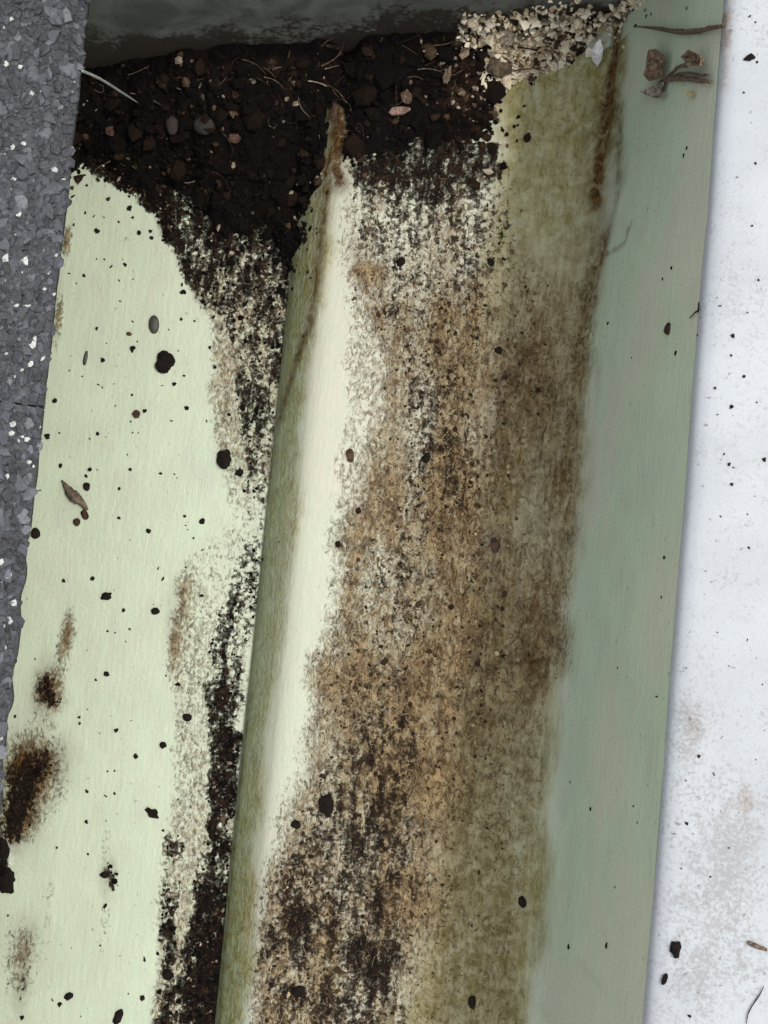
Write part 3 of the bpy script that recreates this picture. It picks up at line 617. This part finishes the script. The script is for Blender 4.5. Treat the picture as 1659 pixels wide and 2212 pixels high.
heap_part((D > 0.0) & (pd >= -0.6), [ex3, ex5, ex6], 'painted_sunlit_crumbs', MAT_SUNLIT_CRUMBS, np.clip(0.50 + 2.0 * (fbm(X * .5, Y * .8, 4, 171) - .5), 0, 1), 'flaky litter crumbs with painted sunlight on the flank of the black heap beside the front wall', 'debris')

# ---------------------------------------------------------------- soil crumbs along the crease, silt on the shelf
def scatter(n, s0, s1, v0, v1, which, gamma, thresh):
    s = rng.uniform(s0, s1, n); v = rng.uniform(v0, v1, n)
    br, bl, ol, ru = dirt_fields(s, v)
    w = (bl if which == 'black' else br + 0.6 * bl + 0.45 * wash_field(s, v))
    w = w + (fbm(s * .35, v * .35, 3, 181) - .5) * 0.7
    ok = rng.random(n) < np.clip((w - thresh), 0, 1) ** gamma
    return s[ok], v[ok], br[ok], bl[ok]
s, v, br, bl = scatter(26000, -75, CREASE - 0.4, -110, 95, 'black', 1.4, 0.32)
x, z, nx, nz = prof(s); sz = np.clip(rng.lognormal(-1.35, 0.42, len(s)), 0.12, 0.85) * (0.7 + 0.4 * np.clip(bl, 0, 1))
tn = np.clip(rng.normal(0.30, 0.2, len(s)) + 0.25 * (bl < .6), 0.02, 0.98); pk = rng.random(len(s)) < .13; tn[pk] = rng.uniform(.75, 1, pk.sum())
h = relief(s, v, br, bl)
a = crumbs(np.stack([x, v, z + h + sz * .3], -1), sz, tn, .4, .75)
link('crease_soil', mesh_np('crease_soil', a[0], a[1], MAT_SOIL, {'tone': a[2]}, smooth=False), label='black soil crumbs strewn along the foot of the gutter step', cat='soil', kind='stuff')
s, v, br, bl = scatter(30000, -17, 40, -112, 100, 'brown', 1.6, 0.42)
x, z, nx, nz = prof(s); sz = np.clip(rng.lognormal(-1.65, 0.42, len(s)), 0.09, 0.62)
tn = np.clip(rng.normal(0.55, 0.22, len(s)) - 0.3 * np.clip(bl - .3, 0, 1), 0.0, 1.0); dk = rng.random(len(s)) < 0.10 + 0.5 * np.clip(bl - .3, 0, .6); tn[dk] = rng.uniform(0, .25, dk.sum()); sz[dk] *= 1.35
a = crumbs(np.stack([x + nx * sz * .2, v, z + nz * sz * .2], -1), sz, tn, .4, .6)
mm = 2600; ii = rng.choice(len(s), min(mm, len(s)), replace=False); mm = len(ii)
b2 = fibres(np.stack([x[ii], v[ii], z[ii] + .15], -1), rng.uniform(.8, 3.2, mm), rng.uniform(.04, .09, mm), np.clip(rng.normal(.6, .35, mm), 0, 1), lift=0.12, seg=4)
a = merge([a, b2])
link('shelf_silt', mesh_np('shelf_silt', a[0], a[1], MAT_SILT, {'tone': a[2]}, smooth=False), label='brown silt and curly plant fibres coating the sloping shelf of the gutter', cat='silt', kind='stuff')

# ---------------------------------------------------------------- single grains, clods, seeds, twigs
def lump(sub, scale, rough, freq=1.4, flat=1.0, seed=0):
    V, F = (ICO1, ICO2, ICO3)[sub - 1]
    o = rng.uniform(0, 100, 3)
    n1 = fbm(V[:, 0] * freq + o[0] + V[:, 2], V[:, 1] * freq + o[1] - V[:, 2] * .7, 3, seed) - 0.5
    V = V * (1 + rough * 2 * n1)[:, None] * np.array(scale); V = V.copy(); V[:, 2] *= flat
    return V, F
GR = []
for i in range(8):
    V, F = lump(2, (1, rng.uniform(.35, .95), .55), 1.0, 1.5, 1, i); GR.append(mesh_np('grit_grain', V, F, MAT_CLOD, {'tone': np.full(len(V), [.2, .3, .25, .35, .15, .45, .3, .2][i])}, smooth=False))
def put_on(o, p, nrm, spin, sc, sink=0.25):
    q = Vector((0, 0, 1)).rotation_difference(Vector(nrm)); o.rotation_mode = 'QUATERNION'
    from mathutils import Quaternion
    o.rotation_quaternion = q @ Quaternion((0, 0, 1), spin)
    o.location = [(p[i] + nrm[i] * sc * sink) * MM for i in range(3)]
LANDMARKS = [(333, 700, 'around the smooth oval seed'), (356, 830, 'below the large rough clod'), (295, 895, 'around the brown soil pellet'), (150, 1060, 'around the grey husk'), (485, 1000, 'around the black clod by the speckled strip'), (230, 500, 'just below the black heap'), (520, 620, 'by the step below the heap'),
    (230, 1290, 'around the comma shaped crumb'), (335, 1320, 'around the plump crumb by the brown streak'), (100, 1490, 'around the upper brown moss patch'), (437, 1126, 'around the round grain by the step'), (70, 1670, 'beside the big shaggy brown patch'), (330, 1757, 'around the hooked crumb'), (350, 1600, 'beside the dense soil strip'), (149, 2152, 'around the oval crumb pair'), (230, 1930, 'along the short brown streak'), (340, 2100, 'by the broad end of the soil strip')]
def grains(lst, ox, oy, label, group, name='grit_grain', lipz=None, cat='grit', gain=1.0):
    for e in lst:
        cx_, cy_ = e[0], e[1]; r = (e[2] if len(e) > 2 else 5) / 2
        px, py = cx_ / 2 + ox, cy_ / 2 + oy
        if lipz: p, nrm, k = at(px, py, lipz), np.array([0, 0, 1.0]), 13.4
        else: p, nrm = spot(px, py); k = 9.6
        r = r / k * gain * rng.uniform(.7, .92)
        lab, grp = label, group
        if label is FG:
            q = min(LANDMARKS, key=lambda t: math.hypot(px - t[0], (py - t[1]) * .8)); lab = ('tiny' if r < .42 else 'small') + ' dark grit grain on the green floor ' + q[2]; grp = 'dark grit grains ' + q[2]
        o = link(name, GR[rng.integers(len(GR))], label=lab, cat=cat, group=grp)
        put_on(o, p, nrm, rng.uniform(0, 6.28), r); o.scale = (r, r, r * rng.uniform(.7, 1))
C3 = [(417, 13), (452, 14), (480, 47, 10), (541, 39, 10), (575, 66), (515, 107, 8), (575, 100), (300, 76, 9), (363, 86, 9), (330, 118), (520, 196, 8), (500, 228), (793, 157, 18), (910, 172, 18), (925, 263, 14), (840, 280, 8), (783, 273, 9), (730, 318), (418, 313, 9), (573, 283, 7), (593, 370), (573, 400, 16), (460, 377), (445, 450, 12), (300, 495), (355, 520), (425, 555, 10), (442, 567), (492, 553), (796, 518, 8), (753, 555, 10), (700, 560, 7), (770, 410, 6), (905, 395, 9), (930, 480, 11), (570, 600, 7), (807, 657, 12), (626, 671, 10), (500, 647, 6), (565, 715), (742, 713, 8), (893, 713, 8), (237, 625, 12), (257, 765), (205, 778, 16), (422, 768, 11), (458, 782), (388, 790), (573, 763), (597, 765), (552, 857, 6), (262, 905, 12), (388, 922, 12), (421, 925, 7), (372, 950, 10), (563, 922, 10), (695, 940, 9), (753, 943), (765, 960), (515, 1005, 8), (173, 1013, 8), (990, 685, 11), (1035, 935, 20), (1055, 1015, 10), (1098, 1018, 12), (1312, 345, 8)]
C5 = [(340, 45, 14), (513, 27, 10), (563, 122), (642, 82, 12), (798, 18, 8), (803, 57), (811, 76), (836, 113, 6), (873, 165, 7), (683, 245, 8), (803, 240, 7), (705, 288, 12), (275, 298, 12), (400, 287, 12), (665, 400), (535, 424, 10), (873, 362, 12), (465, 515, 7), (497, 521, 6), (560, 506, 7), (543, 560), (460, 700, 14), (414, 725, 8), (377, 597), (153, 635, 6), (67, 647, 10), (717, 708), (770, 745, 12), (503, 945, 11), (432, 955, 6), (567, 900), (343, 887, 9), (345, 913, 9), (587, 1055, 13), (66, 882, 10), (378, 853), (1135, 205, 13), (1205, 130, 6)]
C7 = [(375, 98, 12), (458, 122, 10), (495, 110, 8), (373, 232, 12), (458, 228, 6), (245, 343, 7), (380, 372, 7), (453, 597, 15), (35, 637, 7), (400, 697, 6), (433, 767, 6), (310, 777), (258, 1020, 14), (227, 1003, 8), (625, 828, 12), (95, 1078, 14), (35, 932, 6), (350, 1073), (615, 993, 15), (555, 975), (770, 135, 6), (705, 270, 8), (465, 15), (495, 12)]
FG = 'tiny dark grit grain on the pale green gutter floor'; FGG = 'dark grit grains scattered on the pale green gutter floor'
for L, oy in ((C3, 553), (C5, 1106), (C7, 1659)): grains(L, 0, oy, FG, FGG)
C1 = [(313, 850, 12), (305, 870, 9), (375, 800, 7), (368, 920, 8), (405, 935, 9), (450, 940, 7), (513, 960, 8), (420, 1000, 16), (320, 970, 10), (650, 1000, 12), (655, 1028, 10), (545, 1030, 6), (560, 900, 14), (790, 990, 16), (940, 950, 30)]
grains(C1, 0, 0, FG, FGG)
L2 = [(1612, 268, 9), (1580, 70, 9), (1605, 95, 7), (1555, 400, 8), (1605, 705, 9), (1525, 765, 8), (1590, 975, 7)]
L4 = [(1505, 345, 12), (1500, 430, 9), (1555, 520, 9), (1430, 570, 10), (1500, 650, 14), (1440, 685, 7), (1610, 632, 8), (1452, 215, 8), (1570, 245, 6), (1470, 855, 7), (1490, 900, 11), (1510, 915, 7), (1503, 985, 10), (1640, 880, 13), (1380, 995, 6), (1618, 104, 7), (1440, 180, 5)]
L6 = [(1455, 20, 9), (1570, 10, 6), (1575, 155, 8), (1390, 255, 6), (1570, 552, 9), (1490, 665, 5), (1305, 675, 8), (1440, 520, 5), (1360, 1055, 10), (1635, 745, 5), (1608, 630, 5), (1605, 1070, 6)]
L8 = [(1425, 28, 11), (1305, 55, 7), (1308, 240, 11), (1255, 285, 8), (1335, 285, 6), (1490, 345, 9), (1285, 435, 7), (1410, 470, 6), (1320, 1072, 12)]
for L, oy in ((L2, 0), (L4, 553), (L6, 1106), (L8, 1659)):
    grains(L, 829.5, oy, 'tiny grey grit grain on the white gutter lip', 'grit grains on the white gutter lip', lipz=81.5, gain=.8)
W2 = [(1310, 640, 10), (1298, 672, 10), (1135, 68, 9), (1155, 60, 7), (1310, 35, 7)]; W4 = [(1245, 50, 9), (1205, 100, 6), (970, 290, 9), (1262, 418, 9), (1070, 440, 5), (1375, 325, 6)]
W6 = [(1212, 197, 8), (1180, 797, 8), (1200, 367, 5), (1010, 672, 7)]; W8 = [(965, 770, 12), (800, 773, 9), (1097, 235, 6), (1080, 165, 7), (895, 178, 9), (1000, 515, 5), (805, 62, 7)]
for L, oy in ((W2, 0), (W4, 553), (W6, 1106), (W8, 1659)):
    grains(L, 829.5, oy, 'tiny dark grit speck stuck to the shaded green front wall of the gutter', 'grit specks on the front wall')

def clod(px, py, rx, ry, label, spin=0.0, name='soil_clod', cat='clod', mat=None, tone=.2, rough=.5, h=.7, lipz=None, sub=3, sink=.3, zoff=0.0):
    if lipz: p, nrm, k = at(px, py, lipz), np.array([0, 0, 1.0]), 13.4
    else: p, nrm = spot(px, py); k = 9.6
    a, b = rx / k, ry / k
    V, F = lump(sub, (a, b, min(a, b) * h), rough, 1.7)
    me = mesh_np(name, V, F, mat or MAT_CLOD, {'tone': np.clip(tone + 0.3 * (rng.random(len(V)) - .5), 0, 1)}, smooth=sub < 3 or rough < .3)
    o = link(name, me, label=label, cat=cat); put_on(o, p + np.array([0, 0, zoff]), nrm, spin, min(a, b) * h, sink); return o
clod(356, 784, 19, 24, 'large rough black soil clod on the green floor below the smooth oval seed')
clod(333, 701, 12, 21, 'smooth dark oval seed lying on the pale green gutter floor', .12, 'seed', 'seed', MAT_SEED, rough=.06, h=.55)
clod(295, 895, 10, 9, 'small brown soil pellet touching a smaller grain on the green floor', tone=.7, sub=2)
clod(279, 721, 6, 5, 'small brown flattened pellet close to the smooth oval seed', tone=.75, sub=2)
clod(484, 992, 17, 21, 'black clod at the edge of the speckled strip on the floor')
clod(77, 1152, 11, 12, 'round brown clod at the edge of the shingle on the green floor', tone=.45, sub=2)
clod(437, 1126, 7, 7, 'round black seed-like grain on the clean upper floor beside the step', sub=2, name='soil_pellet')
clod(230, 1288, 12, 9, 'comma shaped black crumb alone on the green floor', .4, sub=2, name='soil_crumb', cat='crumb')
clod(335, 1321, 10, 8, 'plump black crumb beside the faint brown streak on the floor', .3, sub=2, name='soil_crumb', cat='crumb')
clod(404, 1549, 9, 9, 'black crumb in the faint brown streak beside the dense soil strip', sub=2, name='soil_crumb', cat='crumb')
clod(352, 1609, 8, 7, 'black crumb left of the dense soil strip, above the hooked crumb', sub=2, name='soil_crumb', cat='crumb')
clod(330, 1757, 16, 9, 'hooked black crumb lying flat on the green floor', -.5, sub=3, name='soil_crumb', cat='crumb', rough=.7)
clod(15, 1904, 19, 27, 'big black clod at the shingle edge below the brown moss patch')
clod(8, 1836, 12, 26, 'long black clod under the shaggy brown patch at the shingle edge', .25)
clod(149, 2152, 11, 7, 'oval black crumb paired with a smaller grain on the floor', .8, sub=2, name='soil_crumb', cat='crumb')
clod(228, 1888, 12, 8, 'dark brown crumb at the head of a short brown streak', .3, tone=.4, sub=2, name='soil_crumb', cat='crumb')
clod(362, 2104, 13, 11, 'black clod just off the broad end of the soil strip', sub=2)
clod(255, 2196, 10, 17, 'long black crumb near the broad end of the soil strip', -.4, sub=2, name='soil_crumb', cat='crumb')
clod(705, 1742, 15, 25, 'tall black clod on the brown silted shelf beside the pale bare strip', .2)
clod(640, 1781, 10, 9, 'small black clod at the pale edge of the silted shelf', sub=2)
clod(867, 566, 9, 10, 'round black pellet on the cream speckled upper shelf', sub=2, name='soil_pellet')
clod(1060, 567, 9, 8, 'dark flake-like clod on the upper shelf beside the olive stain', -.6, sub=2)
clod(1078, 757, 8, 9, 'brown-black clod on the tan middle of the shelf', sub=2, tone=.4)
clod(922, 988, 8, 12, 'upright black crumb in the brown middle of the shelf', sub=2, name='soil_crumb', cat='crumb')
clod(1070, 1178, 11, 16, 'reddish brown bark crumb on the silted shelf', .4, mat=MAT_BARK, sub=2, name='bark_crumb', cat='bark')
clod(757, 985, 9, 15, 'reddish brown bark crumb on the cream part of the shelf', .3, mat=MAT_BARK, sub=2, name='bark_crumb', cat='bark')
clod(730, 1176, 6, 7, 'tiny black crumb alone on the bare cream strip of the shelf', sub=2, name='soil_crumb', cat='crumb')
clod(645, 2140, 13, 11, 'dark grey clod in the coarse silt at the broad end of the shelf', sub=2)
clod(1445, 711, 9, 10, 'brown crumb stuck to the shaded green front wall', tone=.6, sub=2, name='soil_crumb', cat='crumb')
clod(1019, 2165, 9, 14, 'dark brown crumb on the olive film of the shelf', tone=.4, sub=2, name='soil_crumb', cat='crumb')
clod(1130, 1948, 8, 13, 'dark smear-like crumb at the edge of the olive film', .5, tone=.4, sub=2, name='soil_crumb', cat='crumb')
clod(1459, 2050, 11, 15, 'black ragged clod on the white lip near the dry stick', lipz=81.5, sub=2, rough=.7)
clod(1436, 2114, 6, 12, 'thin grey crumb on the inner edge of the white lip', -.4, lipz=81.5, sub=2, name='soil_crumb', cat='crumb')
clod(1619, 126, 11, 8, 'black angular flake on the white lip beside the twigs', .5, lipz=81.5, sub=2, name='bark_flake', cat='flake', rough=.8, h=.3)
# pebbles and bits in the heap: seated on the heap's top
def on_heap(px, py, lift=0.0):
    z = 20.0
    for _ in range(6):
        p = at(px, py, z); z = float(heap_top(np.array([p[0]]), np.array([p[1]]))[1][0])
    return at(px, py, z + lift)
def heap_bit(px, py, rx, ry, label, spin, mat, name, cat, tone=.5, rough=.4, h=.6, sub=3):
    p = on_heap(px, py); k = 9.9; a, b = rx / k, ry / k
    V, F = lump(sub, (a, b, min(a, b) * h), rough, 1.7)
    o = link(name, mesh_np(name, V, F, mat, {'tone': np.clip(tone + .3 * (rng.random(len(V)) - .5), 0, 1)}, smooth=rough < .3), label=label, cat=cat)
    put_on(o, p, np.array([0, 0, 1.0]), spin, min(a, b) * h, .3)
heap_bit(372, 268, 14, 27, 'smooth grey-brown oval pebble half sunk in the black heap', .2, simple_mat('dull_pebble', (0.034, 0.022, 0.019), (0.018, 0.012, 0.011)), 'pebble', 'pebble', rough=.1)
heap_bit(443, 272, 26, 22, 'broad dull brown stone sunk in the black heap beside the oval pebble', .5, simple_mat('dull_stone', (0.026, 0.02, 0.017), (0.014, 0.010, 0.009)), 'stone', 'stone', rough=.25)
heap_bit(508, 298, 15, 13, 'small reddish crumb in the middle of the black heap', .2, MAT_BARK, 'bark_crumb', 'bark')
heap_bit(238, 280, 11, 16, 'rusty crumb in the black heap near the shingle edge', .1, MAT_BARK, 'bark_crumb', 'bark')
heap_bit(1078, 145, 26, 24, 'round brown clod where the black heap meets the painted sunlit patch', .1, simple_mat('brown_clod', (0.12, 0.085, 0.05), (0.045, 0.03, 0.02)), 'soil_clod', 'clod')
heap_bit(1022, 78, 20, 20, 'dark red berry-like crumb on the black heap by the grey wall', .1, simple_mat('dark_red', (0.045, 0.013, 0.012), (0.02, 0.008, 0.008)), 'berry', 'berry', rough=.2)
heap_bit(728, 235, 13, 52, 'rusty bark sliver lying lengthwise on the black heap over the step', .05, MAT_BARK, 'bark_sliver', 'bark', rough=.45, h=.5)
heap_bit(860, 240, 26, 10, 'pinkish dry husk on the black heap right of the bark sliver', .2, simple_mat('husk', (0.32, 0.21, 0.17), (0.12, 0.07, 0.06)), 'husk', 'husk')
heap_bit(1040, 110, 14, 22, 'black pit-like clod between the heap and the painted sunlit patch', .1, MAT_CLOD, 'soil_clod', 'clod', tone=.05)

def tube(name, pts, rads, mat, label=None, cat=None, parent=None, sides=7, wob=.12, group=None):
    pts = np.array(pts, float); n = len(pts); k = 6
    C = catmull(pts, k); R = np.interp(np.linspace(0, 1, len(C)), np.linspace(0, 1, len(rads)), rads)
    V = []; F = []
    for i, p in enumerate(C):
        d = C[min(i + 1, len(C) - 1)] - C[max(i - 1, 0)]; d /= np.linalg.norm(d) + 1e-9
        s = np.cross(d, [0.1, 0.2, 1.0]); s /= np.linalg.norm(s); u = np.cross(s, d)
        for q in range(sides):
            a = 2 * math.pi * q / sides; r = R[i] * (1 + wob * rng.normal()); V.append(p + r * (math.cos(a) * s + math.sin(a) * u))
    m = len(C)
    for i in range(m - 1):
        for q in range(sides):
            F.append((i * sides + q, i * sides + (q + 1) % sides, (i + 1) * sides + (q + 1) % sides, (i + 1) * sides + q))
    V.append(C[0]); V.append(C[-1]); tri = []
    me = bpy.data.meshes.new(name)
    for q in range(sides):
        tri.append((len(V) - 2, (q + 1) % sides, q)); tri.append((len(V) - 1, (m - 1) * sides + q, (m - 1) * sides + (q + 1) % sides))
    me.from_pydata([tuple(float(c) * MM for c in p) for p in V], [], F + tri); me.materials.append(mat)
    for p in me.polygons: p.use_smooth = True
    me.attributes.new('tone', 'FLOAT', 'POINT')
    return link(name, me, parent, label, cat, group)
def surf(px, py, off):
    p, nn = spot(px, py); return p + nn * off
# two dry twigs hooked over the front wall, leaf scraps on the lower one
tube('twig', [surf(1378, 58, .7), surf(1420, 62, .7), surf(1475, 70, .8), surf(1520, 68, .8), surf(1545, 62, .9), at(1566, 56, 81.9)], [.12, .3, .5, .45, .42, .25], MAT_TWIG, 'single dry reddish brown twig lying up the green front wall', 'twig')
tw = tube('twig', [surf(1400, 205, .6), surf(1432, 184, .8), surf(1452, 172, .9), surf(1490, 172, .9), surf(1525, 176, .8), surf(1545, 178, .9)], [.15, .35, .5, .45, .4, .3], MAT_TWIG, 'forked dry twig with leaf scraps lying up the green front wall', 'twig')
tube('side_shoot', [surf(1450, 170, .9), surf(1490, 160, 1.0), surf(1525, 164, 1.0), surf(1544, 163, 1.0)], [.32, .3, .25, .15], MAT_TWIG, parent=tw)
tube('side_shoot', [surf(1452, 168, .9), surf(1478, 148, 1.2), surf(1502, 142, 1.4), surf(1535, 134, 1.4)], [.25, .35, .45, .15], MAT_TWIG, parent=tw)
def leaf_scrap(name, poly, off, curl, mat, label=None, cat=None, parent=None, thick=.12):
    """a crumpled scrap: outline on the surface, bent up, with thickness"""
    P = np.array([sv(*p) for p in poly]); c = P.mean(0); rings = [0.0, .35, .68, 1.0]
    V = []; n = len(P)
    for side in (0, 1):
        for r in rings[1:]:
            for p in P:
                q = c + (p - c) * r; x, z, nx, nz = prof(q[0])
                h = off + curl * r * r * (0.4 + 1.1 * float(vn(np.array(q[0] * .9), np.array(q[1] * .9), 3))) + .35 * float(vn(np.array(q[0] * 2.), np.array(q[1] * 2.), 7)) - side * thick
                V.append((float(x + nx * h), q[1], float(z + nz * h)))
        x, z, nx, nz = prof(c[0]); h = off - side * thick; V.append((float(x + nx * h), c[1], float(z + nz * h)))
    per = n * 3 + 1; F = []
    for side in (0, 1):
        b = side * per
        for i in range(n):
            j = (i + 1) % n
            t = (b + per - 1, b + i, b + j); F.append(t if side == 0 else t[::-1])
            for k in range(2):
                t = (b + k * n + i, b + (k + 1) * n + i, b + (k + 1) * n + j, b + k * n + j); F.append(t if side == 0 else t[::-1])
    for i in range(n):
        j = (i + 1) % n; F.append((2 * n + i, per + 2 * n + i, per + 2 * n + j, 2 * n + j))
    me = bpy.data.meshes.new(name); me.from_pydata([tuple(c_ * MM for c_ in v) for v in V], [], F); me.materials.append(mat)
    return link(name, me, parent, label, cat)
leaf_scrap('leaf', [(1412, 128), (1425, 112), (1445, 110), (1458, 125), (1452, 150), (1458, 172), (1430, 180), (1408, 165), (1418, 148)], .5, 1.6, MAT_LEAF, parent=tw)
leaf_scrap('leaf', [(1395, 200), (1420, 188), (1450, 180), (1440, 198), (1452, 200), (1440, 215), (1420, 212)], .4, .9, simple_mat('pale_leaf', (0.42, 0.36, 0.30), (0.10, 0.08, 0.055)), parent=tw)
leaf_scrap('leaf', [(1505, 128), (1520, 112), (1535, 122), (1548, 130), (1542, 146), (1520, 148)], .8, 1.5, MAT_LEAF, parent=tw)
leaf_scrap('paint_flake', [(1284, 120), (1296, 98), (1305, 90), (1312, 108), (1308, 135), (1298, 150), (1288, 140)], .5, 1.2, MAT_FLAKE, 'chalky white flake on the olive stain beside the painted sunlit patch', 'flake')
leaf_scrap('leaf_crumb', [(1490, 200), (1500, 198), (1510, 203), (1502, 211), (1493, 208)], .2, .4, simple_mat('yellow_leaf', (0.62, 0.55, 0.30), (0.45, 0.38, 0.2)), 'tiny yellow leaf crumb on the green wall below the forked twig', 'leaf crumb')
p0, p1 = at(176, 152, 52), on_heap(298, 222, .6); p2 = on_heap(345, 232, .4)
tube('dry_needle', [p0, p0 * .66 + p1 * .34 + np.array([0, 0, 1.5]), p0 * .3 + p1 * .7 + np.array([0, 0, .8]), p1], [.30, .28, .24, .12], MAT_NEEDLE, 'bleached dry needle reaching from under the shingle to the black heap', 'needle', wob=.05)
tube('dry_stick', [at(1617, 2036, 81.9), at(1637, 2045, 82.1), at(1656, 2052, 81.9)], [.32, .36, .28], MAT_TWIG, 'short dry stick lying on the white lip', 'stick')
tube('hair_fibre', [surf(1492, 688, .25), surf(1506, 675, .3), surf(1516, 660, .3), surf(1522, 640, .3)], [.06, .12, .16, .1], MAT_CLOD, 'dark curved fibre clinging to the green wall below the white lip', 'fibre')
tube('hair_fibre', [at(1612, 2212, 81.8), at(1618, 2185, 81.8), at(1640, 2150, 81.8), at(1650, 2130, 81.8)], [.06, .09, .09, .05], MAT_CLOD, 'thin dark hair lying on the white lip near the dry stick', 'fibre')
wt = tube('dead_woodlouse_husk', [surf(135, 1038, .5), surf(150, 1058, .9), surf(165, 1075, 1.1), surf(178, 1086, .8), surf(190, 1102, .7)], [.2, .9, 1.4, .8, .4], simple_mat('grey_husk', (0.16, 0.12, 0.085), (0.06, 0.045, 0.035)), 'grey brown dry husk lying slantwise on the green floor', 'husk')
clod(183, 1112, 8, 14, 'brown crumb at the lower end of the grey husk', .4, tone=.6, sub=2, name='soil_crumb', cat='crumb')
clod(166, 1127, 8, 9, 'grey brown crumb just below the grey husk', .2, tone=.7, sub=2, name='soil_crumb', cat='crumb')
clod(188, 1051, 8, 9, 'brown black crumb beside the upper end of the grey husk', .2, tone=.4, sub=2, name='soil_crumb', cat='crumb')
clod(185, 775, 5, 17, 'long thin olive seed husk on the green floor', -.1, tone=.3, sub=2, name='seed_husk', cat='husk', mat=MAT_SEED)
